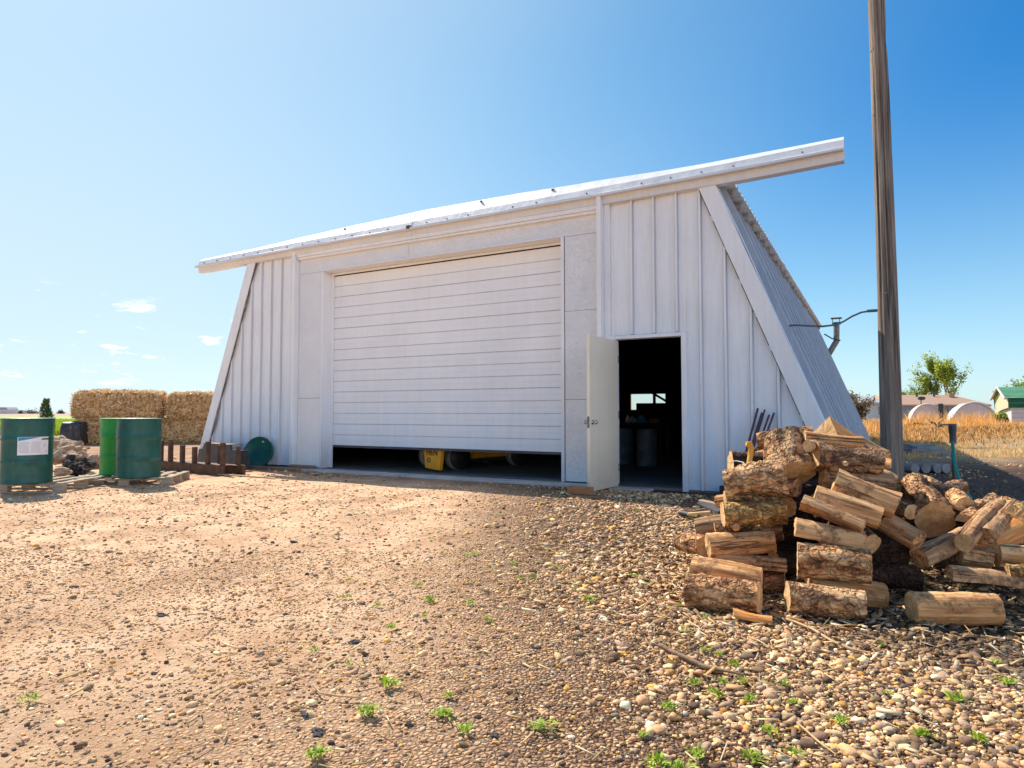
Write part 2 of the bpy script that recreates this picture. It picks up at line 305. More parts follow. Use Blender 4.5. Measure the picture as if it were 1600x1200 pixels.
def thing(name, label, cat, loc=(0,0,0), rz=0, group=None):
    o = bpy.data.objects.new(name, None); o.empty_display_size = .2; COL.objects.link(o); o.location = loc; o.rotation_euler = (0,0,rz)
    return tag(o, label, cat, group)
def npmesh(name, V, Fc, mat, colors=None, smooth=False, parent=None):
    V = np.asarray(V, np.float32); Fc = np.asarray(Fc, np.int32); k = Fc.shape[1]
    me = bpy.data.meshes.new(name); me.vertices.add(len(V)); me.vertices.foreach_set('co', V.ravel())
    me.loops.add(Fc.size); me.loops.foreach_set('vertex_index', Fc.ravel()); me.polygons.add(len(Fc))
    me.polygons.foreach_set('loop_start', np.arange(0, Fc.size, k, dtype=np.int32)); me.polygons.foreach_set('loop_total', np.full(len(Fc), k, np.int32))
    if smooth: me.polygons.foreach_set('use_smooth', np.ones(len(Fc), bool))
    me.update(calc_edges=True)
    if colors is not None:
        a = me.color_attributes.new('col', 'FLOAT_COLOR', 'POINT'); c = np.ones((len(V),4), np.float32); c[:,:3] = colors; a.data.foreach_set('color', c.ravel())
    me.materials.append(mat); o = bpy.data.objects.new(name, me); COL.objects.link(o)
    if parent: o.parent = parent
    return o
def dup_tree(o, parent=None):
    c = o.copy(); COL.objects.link(c)
    if parent: c.parent = parent
    for ch in list(o.children): dup_tree(ch, c)
    return c
# ------------------------------------------------------------------ SETTING: ground
def axis(lo, hi, step, far, g=1.22):
    a = list(np.arange(lo, hi, step)); s = step; x = a[0]; pre = []
    while x > -far: s *= g; x -= s; pre.append(x)
    s = step; x = a[-1]; post = []
    while x < far: s *= g; x += s; post.append(x)
    return pre[::-1]+a+post
xs = axis(-16, 24, .16, 4500); ys = axis(-3, 32, .16, 4500)
def cut(x, y): return -12.3 < x < -.4 and 9.05 < y < 26.3
V = [(x, y, gh(x, y)) for y in ys for x in xs]
nx = len(xs)
Fg = [(j*nx+i, j*nx+i+1, (j+1)*nx+i+1, (j+1)*nx+i) for j in range(len(ys)-1) for i in range(nx-1)]
g = npmesh('ground', V, Fg, M['ground'], smooth=True); g['kind'] = 'structure'
# ------------------------------------------------------------------ BARN
FY, BY = 9.03, 26.5
barn = thing('storage_barn', 'white metal clad barn with sloping sides and long sliding door hood', 'barn', (0,0,0))
def xr_out(z): return -.17-.396*z
def xl_out(z): return -12.70+.369*z
TOPZ = 4.24
def ribbed(mb, ribs, x0, x1, zb, zt, y, m, depth=.042, w=.030, tp=.014, n=26, seed=0):
    prof = [(x0, 0)]
    for r in ribs:
        if x0+w < r < x1-w: prof += [(r-w,0),(r-tp,depth),(r+tp,depth),(r+w,0)]
    prof.append((x1, 0)); vs = []
    for x, d in prof:
        a, b = zb(x), max(zb(x)+.002, zt(x))
        for k in range(n+1):
            z = a+(b-a)*k/n
            wv = mnoise.noise(Vector((x*2.1+seed, z*1.3, seed)))*.007+mnoise.noise(Vector((x*7+seed, z*4, seed)))*.0022
            vs.append((x, y-d+wv, z))
    fl = [i for i in range(len(prof)-1) if prof[i][1] > 0 and prof[i+1][1] == 0]; fr = [i for i in range(len(prof)-1) if prof[i][1] == 0 and prof[i+1][1] > 0]
    q = lambda I: [(i*(n+1)+k, (i+1)*(n+1)+k, (i+1)*(n+1)+k+1, i*(n+1)+k+1) for i in I for k in range(n)]
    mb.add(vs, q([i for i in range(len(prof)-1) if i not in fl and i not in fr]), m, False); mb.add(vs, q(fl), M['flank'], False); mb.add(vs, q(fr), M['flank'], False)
ribsR = [-3.03+.325*i for i in range(10)]
zr = lambda x: min(TOPZ, (-.17-x-.03)/.396)
mb = MB(); ribbed(mb, ribsR[:3], -3.35, -2.255, lambda x: 2.205, lambda x: TOPZ, FY-.004, M['white']); 
ribbed(mb, ribsR[3:], -2.255, -.21, lambda x: .03, zr, FY-.004, M['white'], seed=3)
p = mb.build('ribbed_wall', barn); p['label'] = 'ribbed front sheeting around the walk-in door'
ribsL = [-12.23+.285*i for i in range(9)]
zl = lambda x: min(TOPZ, (x+12.70-.03)/.369)
mb = MB(); ribbed(mb, ribsL, -12.66, -9.84, lambda x: .06, zl, FY-.004, M['white'], seed=9)
p = mb.build('ribbed_wall', barn); p['label'] = 'ribbed front sheeting left of the big door'
# screws along the sheets
mb = MB()
for X in ribsR:
    for z in (.25, 1.05, 2.3, 3.1, 3.95):
        if z < zr(X)-.1 and not (X < -2.3 and z < 2.2): mb.box((X-.005,FY-.040,z-.005),(X+.005,FY-.030,z+.005), M['rust'])
for X in ribsL:
    for z in (.25, 1.3, 2.6, 3.9):
        if z < zl(X)-.1: mb.box((X-.006,FY-.040,z-.006),(X+.006,FY-.030,z+.006), M['rust'])
o = mb.build('wall_screws', barn); o['kind'] = 'stuff'
# particle board panels
def slab(mb, x0, x1, z0, z1): mb.box((x0+.003,FY,z0+.003),(x1-.003,FY+.022,z1-.003), M['osb'])
for name, x0, x1, z0, z1 in (('particle_board',-9.76,-9.13,.05,1.36),('particle_board',-9.76,-9.13,1.36,3.77),
        ('particle_board',-9.76,-7.10,3.77,4.26),('particle_board',-7.10,-3.51,3.77,4.26),
        ('particle_board',-4.10,-3.51,2.62,3.77),('particle_board',-4.10,-3.51,1.28,2.62),('particle_board',-4.10,-3.51,.05,1.28)):
    mb = MB(); slab(mb, x0, x1, z0, z1); mb.build(name, barn)
OX0, OX1, OZ, DY = -9.13, -4.15, 3.77, FY+.28
mb = MB()   # timber framing behind boards
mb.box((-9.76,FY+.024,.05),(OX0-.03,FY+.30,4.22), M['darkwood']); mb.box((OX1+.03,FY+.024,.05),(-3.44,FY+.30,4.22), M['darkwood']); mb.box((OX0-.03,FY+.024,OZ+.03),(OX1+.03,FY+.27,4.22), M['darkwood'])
mb.build('wall_framing', barn)
mb = MB()   # reveal of big opening
mb.box((OX0-.028,FY+.001,.04),(OX0,DY-.02,OZ), M['trim']); mb.box((OX0-.028,FY-.018,.04),(OX0+.008,FY-.001,OZ+.0), M['trim'])
mb.box((OX1,FY+.001,.04),(OX1+.028,DY-.02,OZ), M['trim']); mb.box((OX1-.008,FY-.020,.04),(OX1+.045,FY-.001,OZ), M['trim'])
mb.box((OX0-.028,FY+.002,OZ+.001),(OX1+.028,DY-.02,OZ+.028), M['trim']); mb.box((OX0-.03,FY-.03,OZ+.002),(OX1+.05,FY-.002,OZ+.022), M['trim'])
mb.box((OX0,DY-.06,.04),(OX0+.05,DY-.025,OZ-.001), M['trim']); mb.box((OX0+.051,DY-.055,OZ-.042),(OX1-.002,DY-.03,OZ-.002), M['trim'])
mb.build('door_surround', barn, bevel=.003)
# overhead door
od = MB(); ZT, ZB, NRW = 3.712, .462, 16; rh = (ZT-ZB)/NRW; prof = []
for k in range(NRW):
    z = ZB+k*rh; dp = .014 if k % 3 == 1 else .008
    prof += [(DY-.02, z+.006), (DY-.02, z+rh*.5-.003),(DY-.0165, z+rh*.5),(DY-.02, z+rh*.5+.003),(DY-.02, z+rh-.008), (DY-.02+dp, z+rh-.004), (DY-.02+dp, z+rh+.002)]
prof = prof[:-2]+[(DY-.02, ZT)]
xsn = [OX0+.02+(OX1-OX0-.04)*i/24 for i in range(25)]
vs = [(x, y+mnoise.noise(Vector((x*.8, z*.6, 5)))*.004, z) for y, z in prof for x in xsn]
for i in range(len(prof)-1): od.add([vs[j] for j in range(i*25,(i+2)*25)], [(k, k+1, 25+k+1, 25+k) for k in range(24)], M['door'] if i % 7 in (0,1,2,3) else M['groove'])
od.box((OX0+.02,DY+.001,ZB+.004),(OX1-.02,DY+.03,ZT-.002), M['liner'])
odo = od.build('overhead_door', barn)
mb = MB(); mb.box((OX0+.02,DY-.026,ZB-.035),(OX1-.02,DY+.012,ZB+.002), M['darksteel']); mb.build('bottom_seal', odo)
for k in range(1, NRW, 1): mb = MB(); mb.box((OX0+.022,DY-.035,ZB+k*rh-.012),(OX0+.04,DY-.022,ZB+k*rh+.012), M['galv']); mb.build('edge_hinge', odo)
# corner channels
mb = MB(); mb.box((-9.85,FY-.12,.05),(-9.765,FY+.02,TOPZ+.02), M['trim']); mb.build('channel_trim', barn, bevel=.004)
mb = MB(); mb.box((-3.505,FY-.19,.06),(-3.44,FY+.02,TOPZ+.02), M['trim']); mb.box((-3.438,FY-.06,.06),(-3.352,FY+.02,TOPZ+.01), M['trim']); mb.build('channel_trim', barn, bevel=.004)
# sloping corner boards
def slope_board(fx, s):
    mb = MB(); n = 14; vs = []
    for k in range(n+1):
        z = .02+(TOPZ+.0-.02)*k/n; xo = fx(z); j = .004*mnoise.noise(Vector((z*2, fx(0), 1)))
        for (dx, dy) in ((0,-.055),(-s*.235,-.055),(-s*.235,-.0335),(-s*.0,-.0335)): vs.append((xo+dx+(j if dx else 0), FY+dy-.03, z))
    fs = [(i*4+k, i*4+(k+1)%4, (i+1)*4+(k+1)%4, (i+1)*4+k) for i in range(n) for k in range(4)]+[(0,1,2,3),(n*4+3,n*4+2,n*4+1,n*4)]
    mb.add(vs, fs, M['trim']); o = mb.build('corner_board', barn, bevel=.004); mb = MB()
    for k in range(9):
        z0 = .15+.45*k; z1 = z0+.38; mb.add([(fx(z0)-s*.237,FY-.058,z0),(fx(z0)-s*.247,FY-.058,z0),(fx(z1)-s*.247,FY-.058,z1),(fx(z1)-s*.237,FY-.058,z1)], [(0,1,2,3)], M['darkwood'])
    mb.build('shadow_strip', o); return o  # dark strip stands in for the shadow along the board's inner edge
slope_board(xr_out, 1); slope_board(xl_out, -1)
mb = MB(); pts = [(xl_out(z)+.245+.03*mnoise.noise(Vector((z*1.7,3,3))), FY-.045, z) for z in np.arange(.2, 4.2, .12)]; mb.tube(pts, .012, M['galv'], 6); mb.build('loose_flashing', barn)
# sloping side walls (ribs run up the slope)
def side_wall(fx, s, m):
    mb = MB(); ribs = np.arange(FY+.33, BY-.2, .305); prof = [(FY-.03, 0)]
    for i, r in enumerate(ribs):
        d = .055 if i % 3 else .075
        prof += [(r-.042,0),(r-.020,d),(r+.020,d),(r+.042,0)]
    prof.append((BY, 0)); n = 16; nl = 1/math.hypot(1,.39); vs = []
    for y, d in prof:
        for k in range(n+1):
            z = .01+(TOPZ-.01)*k/n; w = .014*mnoise.noise(Vector((y*.9, z*1.1, 4+s)))
            vs.append((fx(z)+s*(d+w)*nl, y, z+(d+w)*.36))
    q = lambda I: [(i*(n+1)+k, (i+1)*(n+1)+k, (i+1)*(n+1)+k+1, i*(n+1)+k+1) for i in I for k in range(n)]
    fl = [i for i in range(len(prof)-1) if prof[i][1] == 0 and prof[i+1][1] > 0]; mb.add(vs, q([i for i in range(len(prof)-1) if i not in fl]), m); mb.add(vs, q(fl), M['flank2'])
    mb.box((fx(2)-s*.5, FY+.5, 0), (fx(2)-s*.45, FY+.55, .01), M['liner'])
    return mb.build('side_wall', barn)
side_wall(xr_out, 1, M['side']); side_wall(xl_out, -1, M['side'])
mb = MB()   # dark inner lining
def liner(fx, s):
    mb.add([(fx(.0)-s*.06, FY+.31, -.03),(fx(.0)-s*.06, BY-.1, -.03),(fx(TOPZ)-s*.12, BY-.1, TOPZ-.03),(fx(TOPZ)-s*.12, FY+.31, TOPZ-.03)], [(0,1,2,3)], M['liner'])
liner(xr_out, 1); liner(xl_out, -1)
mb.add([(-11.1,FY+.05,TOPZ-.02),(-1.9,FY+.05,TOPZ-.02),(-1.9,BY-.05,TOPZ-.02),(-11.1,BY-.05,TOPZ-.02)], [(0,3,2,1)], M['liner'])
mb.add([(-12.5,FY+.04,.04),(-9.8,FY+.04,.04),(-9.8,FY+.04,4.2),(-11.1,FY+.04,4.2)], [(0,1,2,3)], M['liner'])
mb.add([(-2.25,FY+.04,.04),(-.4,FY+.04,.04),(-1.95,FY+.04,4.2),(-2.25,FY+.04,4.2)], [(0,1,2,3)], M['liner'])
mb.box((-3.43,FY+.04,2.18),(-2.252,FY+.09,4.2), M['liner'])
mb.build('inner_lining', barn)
# walk-in door frame
mb = MB(); mb.box((-3.36,FY-.045,.05),(-3.285,FY+.12,2.20), M['trim']); mb.box((-2.325,FY-.045,.0),(-2.25,FY+.12,2.20), M['trim']); mb.box((-3.284,FY-.043,2.145),(-2.326,FY+.118,2.198), M['trim'])
mb.build('door_frame', barn, bevel=.004)
# open cream door leaf
ang = math.radians(-94.5)
leaf = MB(); leaf.box((0,-.022,.035),(.90,.022,2.125), M['beige'])
lo = leaf.build('walk_in_door', barn, bevel=.003); lo.location = (-3.262,FY-.05,0); lo.rotation_euler = (0,0,ang); lo['label'] = 'open cream walk-in door leaf'
mb = MB()
for sgn in (-1, 1):
    mb.lathe([(.032,0),(.032,.006),(.012,.010),(.012,.035),(.027,.045),(.030,.060),(.020,.072),(.004,.075)], M['chrome'], 16)
    M4 = Matrix.Translation((.83, sgn*.023, .955)) @ Matrix.Rotation(-sgn*PI/2, 4, 'X'); mb.build('door_knob', lo, mat4=M4); mb = MB()
mb = MB(); mb.box((.902,-.016,.88),(.905,.016,1.03), M['galv']); mb.build('latch_plate', lo)
for z in (.3,1.05,1.85): mb = MB(); mb.tube([(-.004,.024,z-.05),(-.004,.024,z+.05)], .009, M['galv'], 8); mb.build('hinge', lo)
# back wall with window
wx0, wx1, wz0, wz1 = -9.03, -7.45, 1.17, 1.90
mb = MB(); zt = TOPZ+.05
mb.prism([(-12.45,.04),(wx0,.04),(wx0,4.2),(-11.25,4.2)], BY-.04, BY-.02, M['liner']); mb.prism([(wx1,.04),(-.4,.04),(-2.0,4.2),(wx1,4.2)], BY-.04, BY-.02, M['liner'])
for (a, b, c_, d_) in ((wx0,wx1,.04,wz0),(wx0,wx1,wz1,4.2)):
    mb.box((a,BY-.04,c_),(b,BY-.02,d_), M['liner'])
poly = [(xl_out(0),.0),(xr_out(0),.0),(xr_out(TOPZ),TOPZ),(xl_out(TOPZ),TOPZ)]
def clipx(z, a): return a
for (x0,x1,z0,z1) in ((wx0,wx1,.0,wz0),(wx0,wx1,wz1,TOPZ)): mb.box((x0,BY-.018,z0),(x1,BY,z1), M['side'])
mb.prism([(xl_out(0),0),(wx0,0),(wx0,TOPZ),(xl_out(TOPZ),TOPZ)], BY-.018, BY, M['side']); mb.prism([(wx1,0),(xr_out(0),0),(xr_out(TOPZ),TOPZ),(wx1,TOPZ)], BY-.018, BY, M['side'])
mb.build('back_wall', barn)
gm, gnt, gb = newmat('window_glass'); gb.inputs['Transmission Weight'].default_value = 1; gb.inputs['Roughness'].default_value = .02; gb.inputs['IOR'].default_value = 1.02; M['glass'] = gm
mb = MB()
for a,b_,c_,d_ in ((wx0,wx0+.05,wz0,wz1),(wx1-.05,wx1,wz0,wz1),(-8.02,-7.92,wz0,wz1)): mb.box((a,BY-.10,c_),(b_,BY+.01,d_), M['split'])
mb.box((wx0+.051,BY-.098,wz0),(wx1-.051,BY+.008,wz0+.04), M['split']); mb.box((wx0+.051,BY-.098,wz1-.04),(wx1-.051,BY+.008,wz1), M['split'])
wf = mb.build('window', barn); mb = MB(); mb.box((wx0+.05,BY-.03,wz0+.04),(wx1-.05,BY-.026,wz1-.04), M['glass']); mb.build('pane', wf)
# roof sheet with ribs (shallow gable, hidden behind the hood from the yard)
def roof(x0, z0, x1, z1):
    mb = MB(); prof = [(FY+.22,0)]
    for i, r in enumerate(np.arange(FY+.5, BY+.1, .23)): prof += [(r-.05,0),(r-.022,.045),(r+.022,.045),(r+.05,0)]
    prof.append((BY+.2,0)); vs = [(x, y, z+d+.018*mnoise.noise(Vector((y*1.5,1,1)))) for y, d in prof for x, z in ((x0,z0),(x1,z1))]
    mb.add(vs, [(i*2,i*2+1,i*2+3,i*2+2) for i in range(len(prof)-1)], M['hood']); 
    return mb
roof(-1.64,4.25,-6.4,4.46).build('roof', barn); roof(-11.35,4.25,-6.4,4.462).build('roof', barn)
for y in np.arange(FY+.5, BY, .62): mb = MB(); mb.box((-1.92,y-.02,4.13),(-1.70,y+.02,4.235), M['pallet']); mb.build('eave_block', barn)
# sliding door hood along the front
HX0, HX1 = -12.70, -.27
def hprof(x):
    top = float(np.interp(x, [-12.7,-11,-9.85,-8.3,-6.7,-5,-3.45,-2,-.26], [4.424,4.457,4.515,4.565,4.605,4.592,4.555,4.525,4.545]))
    lip = float(np.interp(x, [-12.6,-9.6,-6.5,-3.4,-1.7,-.26], [4.195,4.228,4.232,4.247,4.266,4.30])); bot = float(np.interp(x, [-12.6,-9.7,-6.6,-1.66,-.26], [4.10,4.14,4.14,4.155,4.195]))
    return [(.16,top-.005),(.03,top),(-.085,lip+.165),(-.125,lip+.065),(-.20,lip+.036),(-.206,lip),(-.19,lip-.004),(-.125,lip+.002),(-.112,bot+.07),(-.106,bot+.005),(-.02,bot),(-.015,bot+.04),(.16,bot+.05)]
prof = hprof(-6)
joints = [HX0, -10.0, -6.95, -3.47, HX1]
hood = MB()
for i in range(4):
    x0, x1 = joints[i]-(0.05 if i else 0), joints[i+1]; n = 14; off = .006*(i % 2); vs = []
    for k in range(n+1):
        x = x0+(x1-x0)*k/n
        for j, (dy, z) in enumerate(hprof(x)):
            w = .008*mnoise.noise(Vector((x*1.3, j*.6, 2))); vs.append((x, FY+dy-off+w*.6, z+w-(off*.7)+.0045*(x+6.5)*0))
    m_ = len(prof); fs = [(a*m_+j, a*m_+(j+1)%m_, (a+1)*m_+(j+1)%m_, (a+1)*m_+j) for a in range(n) for j in range(m_)]
    fs += [tuple(range(m_-1,-1,-1)), tuple(n*m_+j for j in range(m_))]
    hood.add(vs, fs, M['hood'])
ho = hood.build('sliding_door_hood', barn)
mb = MB()
for x in np.arange(HX0+.2, HX1-.1, .42):
    if RND.random() < .8: mb.box((x-.007,FY-.138,hprof(x)[3][1]+.02),(x+.007,FY-.10,hprof(x)[3][1]+.034), M['rust'])
for x in (-11.2,-8.6,-5.6,-4.3): mb.box((x-.012,FY-.02,hprof(x)[1][1]-.055),(x+.012+RND.random()*.03,FY+.005,hprof(x)[1][1]-.030), M['galv'])
mb.box((-6.99,FY-.21,4.235),(-6.92,FY-.12,4.30), M['rust']); mb.build('rust_spots', ho)['kind'] = 'stuff'
mb = MB(); mb.box((-9.75,FY-.10,4.085),(-3.52,FY-.03,4.15), M['trim']); mb.box((-9.75,FY-.075,4.045),(-3.52,FY-.001,4.083), M['trim']); mb.build('door_track', barn, bevel=.006)
# floor, sill and apron
mb = MB(); mb.box((-12.66,FY+.001,-.12),(-.2,BY-.05,.035), M['floor']); f = mb.build('barn_floor'); f['kind'] = 'structure'
mb = MB(); mb.box((OX0-.45,FY-.30,-.1),(OX1+.65,FY-.001,.036), M['concrete']); f = mb.build('concrete_apron', bevel=.01); f['kind'] = 'structure'
mb = MB(); mb.box((-3.3,FY-.30,-.1),(-2.72,FY-.06,.028), M['concrete']); f = mb.build('doorstep_slab', bevel=.01); f['kind'] = 'structure'
# stove pipe at the back corner
sp = MB(); q = [P(1286,568,22.6), P(1307,533,22.4), P(1307,507,22.4)]
sp.tube([q[0]+Vector((-.3,0,-.35)), q[0], q[1], q[2]], .098, M['galv'], 16); so = sp.build('stove_pipe', barn)
mb = MB(); t = q[2]; mb.tube([t, t+Vector((0,0,.07))], .14, M['darksteel'], 16); mb.tube([t+Vector((-.12,0,.05)), t+Vector((-.12,0,.21))], .012, M['darksteel'], 6); mb.tube([t+Vector((.1,0,.05)), t+Vector((.1,0,.21))], .012, M['darksteel'], 6)
mb.box((t.x-.17,t.y-.15,t.z+.2),(t.x+.17,t.y+.15,t.z+.225), M['darksteel']); mb.build('rain_cap', so)
mb = MB(); mb.tube([P(1288,522,22.3), P(1300,529,22.3), P(1313,532,22.3)], .022, M['darksteel'], 6); mb.build('bracket', so)
# ------------------------------------------------------------------ inside the barn
mach = thing('industrial_truck', 'yellow shop machine with dusty black tyres parked behind the half raised door', 'machine', (-6.70,10.0,.035), math.atan2(11.12-9.91, -6.14+6.57))
# local +x runs from the near wheel to the far wheel; +y is to its left (away from the camera side)
def wheel(x, y, r, w, nm='wheel'):
    mb = MB(); mb.lathe([(r*.55,-w/2),(r*.93,-w/2),(r,-w/2+.02),(r,w/2-.02),(r*.93,w/2),(r*.55,w/2)], M['tread'], 32, caps=False)
    wv = mb.build(nm, mach, mat4=Matrix.Translation((x,y,r)) @ Matrix.Rotation(PI/2,4,'X'))
    mb = MB(); mb.lathe([(.03,-w/2-.004),(r*.96,-w/2-.004),(r*.96,w/2+.004),(.03,w/2+.004)], M['black'], 24); mb.build('rim', wv)
    for k in range(5): pass
for (x, y, r) in ((0,0,.24),(0,.85,.24),(1.45,0,.23),(1.45,.85,.23)): wheel(x, y, r, .17)
mb = MB(); mb.prism([(.30,.19),(1.22,.20),(1.2,.62),(2.0,.62),(2.0,.95),(-.25,.95),(-.25,.58),(.27,.58)], .02, .83, M['yellow']); mb.build('body', mach, bevel=.02)
mb = MB(); mb.box((.34,.10,.12),(1.6,.75,.36), M['black']); mb.build('chassis', mach, bevel=.02)
mb = MB(); mb.box((-.10,.1,.95),(.95,.75,1.25), M['yellow']); mb.build('engine_cover', mach, bevel=.04)
mb = MB(); mb.tube([(1.2,.4,.95),(1.1,.4,1.35)], .02, M['black'], 8); mb.build('steering_column', mach)
mb = MB(); mb.box((-.02,-.22,.9),(-.02+.5,.22,1.0), M['black']); 
# counterweight panel carrying the letters (faces the yard)
cp = thing('counterweight', None, None); cp.parent = mach
for k_ in ('label','category'): 
    if k_ in cp: del cp[k_]
A = P(661,690,11.7); B = P(691,690,11.35)
rz = math.atan2(B.y-A.y, B.x-A.x); Minv = Matrix.Translation(mach.location) @ Matrix.Rotation(mach.rotation_euler.z,4,'Z')
Wm = Matrix.Translation((A.x,A.y,.10)) @ Matrix.Rotation(rz,4,'Z')
cp.matrix_local = Minv.inverted() @ Wm
Lw = (B-A).length
mb = MB(); mb.prism([(.05,.0),(Lw*.83,-.03),(Lw,.55),(Lw,.75),(-.02,.75),(-.02,.5)], 0, .10, M['yellow']); mb.build('weight_casting', cp, bevel=.02)
def text(body, size, loc, m, parent, name='lettering', rot=(PI/2,0,0), ext=.002):
    cu = bpy.data.curves.new(name, 'FONT'); cu.body = body; cu.size = size; cu.extrude = ext; cu.align_x = 'CENTER'; cu.offset = size*.015
    t = bpy.data.objects.new(name, cu); COL.objects.link(t); dg = bpy.context.evaluated_depsgraph_get(); me = bpy.data.meshes.new_from_object(t.evaluated_get(dg))
    bpy.data.objects.remove(t); me.materials.clear(); me.materials.append(m); o = bpy.data.objects.new(name, me); COL.objects.link(o); o.parent = parent; o.location = loc; o.rotation_euler = rot; return o
text('HEN', .15, (Lw*.48,-.004,.235), M['black'], cp); text('O', .12, (Lw*.33,-.004,.105), M['black'], cp)
# bench and drums seen through the walk-in door
A_ = P(994,642,24.9); B_ = P(1043,630,24.9); mb = MB(); mb.box((A_.x,A_.y,.04),(A_.x+1.45,A_.y+.3,B_.z), M['darkwood']); tag(mb.build('storage_cabinet', bevel=.01), 'dark cabinet silhouetted against the small back window', 'cabinet')
mb = MB(); mb.tube([P(1016,612,24.6), P(1048,631,24.6)], .06, M['darkwood'], 4); mb.build('roof_brace', barn)
bench = thing('workbench', 'dark workbench covered in pale clutter inside the open doorway', 'workbench', (-4.85,14.2,.035))
mb = MB(); mb.box((-.75,-.35,.78),(.85,.35,.83), M['darkwood']); mb.build('bench_top', bench)
for sx_ in (-.7,.75):
    for sy_ in (-.3,.25): mb = MB(); mb.box((sx_,sy_,0),(sx_+.06,sy_+.06,.78), M['darkwood']); mb.build('leg', bench)
cl = [('plastic_jug','white plastic jug standing upright on the workbench',(-.05,0),.05,.16,'paper'),('plastic_bag','crumpled pale bag lying on the left end of the workbench',(-.35,-.1),.12,.12,'paper'),('plastic_bag','crumpled pale bag beside the blue one on the workbench',(.1,-.12),.10,.13,'ink'),('plastic_bag','blue plastic bag on the right half of the workbench',(.3,-.1),.13,.16,'bluelabel'),('storage_box','low cardboard box on the right end of the workbench',(.6,-.1),.09,.09,'brick')]
for nm, lb, (cx, cy), r, hh, mk in cl:
    mb = MB()
    if nm == 'storage_box': mb.box((-r,-r,0),(r,r,hh), M[mk])
    elif nm == 'plastic_jug': mb.lathe([(r,0),(r*1.05,hh*.6),(r*.5,hh*.8),(r*.3,hh),(r*.3,hh*1.1)], M[mk], 16)
    else:
        vs = []; n1, n2 = 14, 7
        for i in range(n2+1):
            for k in range(n1):
                a = 2*PI*k/n1; b2 = PI/2*i/n2; rr = r*math.cos(b2)*(1+.35*mnoise.noise(Vector((math.cos(a)*2,math.sin(a)*2,i*.7+cx*9)))); vs.append((rr*math.cos(a), rr*math.sin(a), hh*math.sin(b2)*(1+.3*mnoise.noise(Vector((a,i,cx))))))
        mb.add(vs, [(i*n1+k,i*n1+(k+1)%n1,(i+1)*n1+(k+1)%n1,(i+1)*n1+k) for i in range(n2) for k in range(n1)], M[mk], False)
    tag(mb.build(nm, loc=(bench.location.x+cx, bench.location.y+cy, .866)), lb, {'plastic_jug':'jug','plastic_bag':'bag','storage_box':'box'}[nm])
for (x, y, r, lb) in ((-4.62,12.9,.26,'blue grey steel drum on the floor in front of the workbench'),(-3.95,12.6,.2,'narrow grey bin just inside the right jamb of the walk-in door')):
    mb = MB(); mb.lathe([(r,0),(r,.25),(r*1.03,.27),(r,.29),(r,.5),(r*1.03,.52),(r,.54),(r,.72)], simple('dusky_blue_steel', [(.3,(.05,.08,.11)),(.7,(.12,.17,.22))], 6, .5, bd=0), 24); tag(mb.build('metal_drum', loc=(x,y,.036)), lb, 'drum')
# ------------------------------------------------------------------ pole, cable, hydrant
PL = P(1391,600,9.5); PL.z = 0
pole = thing('utility_pole', 'tall weathered grey timber pole rising behind the log pile', 'pole', PL); pole.rotation_euler = Matrix.Rotation(-.0075, 3, Vector((-SY,CY,0))).to_euler()
mb = MB(); n = 48; H = 9.5; rings = []
vs = []; nh = 90
for i in range(nh+1):
    z = -.3+(H+.3)*i/nh; R = .150-.0055*z
    for k in range(n):
        a = 2*PI*k/n; u = (math.cos(a), math.sin(a))
        gr = max(0, mnoise.noise(Vector((u[0]*3.2, u[1]*3.2, z*.10)))-.18)*.06 + .004*mnoise.noise(Vector((u[0]*9,u[1]*9,z*.8)))
        notch = .02*max(0, 1-abs(z-6.6)/.25)*max(0, u[0]*CY+u[1]*SY)
        rr = R-gr-notch; vs.append((rr*u[0]+.012*math.sin(z*.5), rr*u[1], z))
mb.add(vs, [(i*n+k,i*n+(k+1)%n,(i+1)*n+(k+1)%n,(i+1)*n+k) for i in range(nh) for k in range(n)], M['pole'], True); mb.add(vs[-n:], [tuple(range(n))], M['pole'])
mb.build('pole_shaft', pole)
mb = MB()
for (px, py) in ((1369,77),(1365,82),(1369,181),(1389,458),(1386,459)):
    d = 9.5-.165; q = P(px,py,d); mb.tube([q-PL, q-PL+CW(0,-.03,.012)], .010, M['galv'], 5)
mb.build('bent_staple', pole)
cab = MB(); pts = [(1222,512,9.05),(1233,509,9.0),(1244,508,8.98),(1262,509,9.0),(1285,510,9.1),(1302,508,9.2),(1317,503,9.25),(1332,494,9.35),(1346,488,9.4),(1358,486,9.42),(1371,485,9.42)]
cp_ = [P(*a) for a in pts]; cp_[0] = cp_[0]
cab.tube(cp_, .0135, M['cable'], 8); cab.tube([P(1355,486,9.42),P(1370,485,9.42)], .022, M['cable'], 8)
tag(cab.build('power_cable'), 'dark cable running from the sloping side wall to the timber pole', 'cable')
HD = P(1488,662,9.0)
hy = thing('yard_hydrant', 'dark iron standpipe with a green hose hanging from its head', 'hydrant', (HD.x,HD.y,0))
mb = MB(); mb.tube([(0,0,-.1),(0,0,.84)], .021, M['rust'], 12); mb.build('standpipe', hy)
mb = MB(); mb.tube([(0,0,.66),(.004,0,.74),(0,0,.82)], [.045,.040,.045], M['darksteel'], 12); mb.tube([(0,0,.82),(0,0,.93)], [.05,.052], M['darksteel'], 10); mb.build('hydrant_head', hy, bevel=.004)
mb = MB(); mb.box((-.17*CY,-.17*SY-.012,.905),(.03,.02,.925), M['galv']); mb.build('lever', hy)
hs = MB(); hp = [P(*a) for a in ((1488,690,8.93),(1489,700,8.9),(1491,720,8.8),(1496,742,8.65),(1504,760,8.45),(1512,773,8.3),(1518,780,8.2))]; hs.tube(hp, .021, M['hose'], 10); 
tag(hs.build('garden_hose'), 'green hose drooping from the hydrant head to the ground', 'hose')
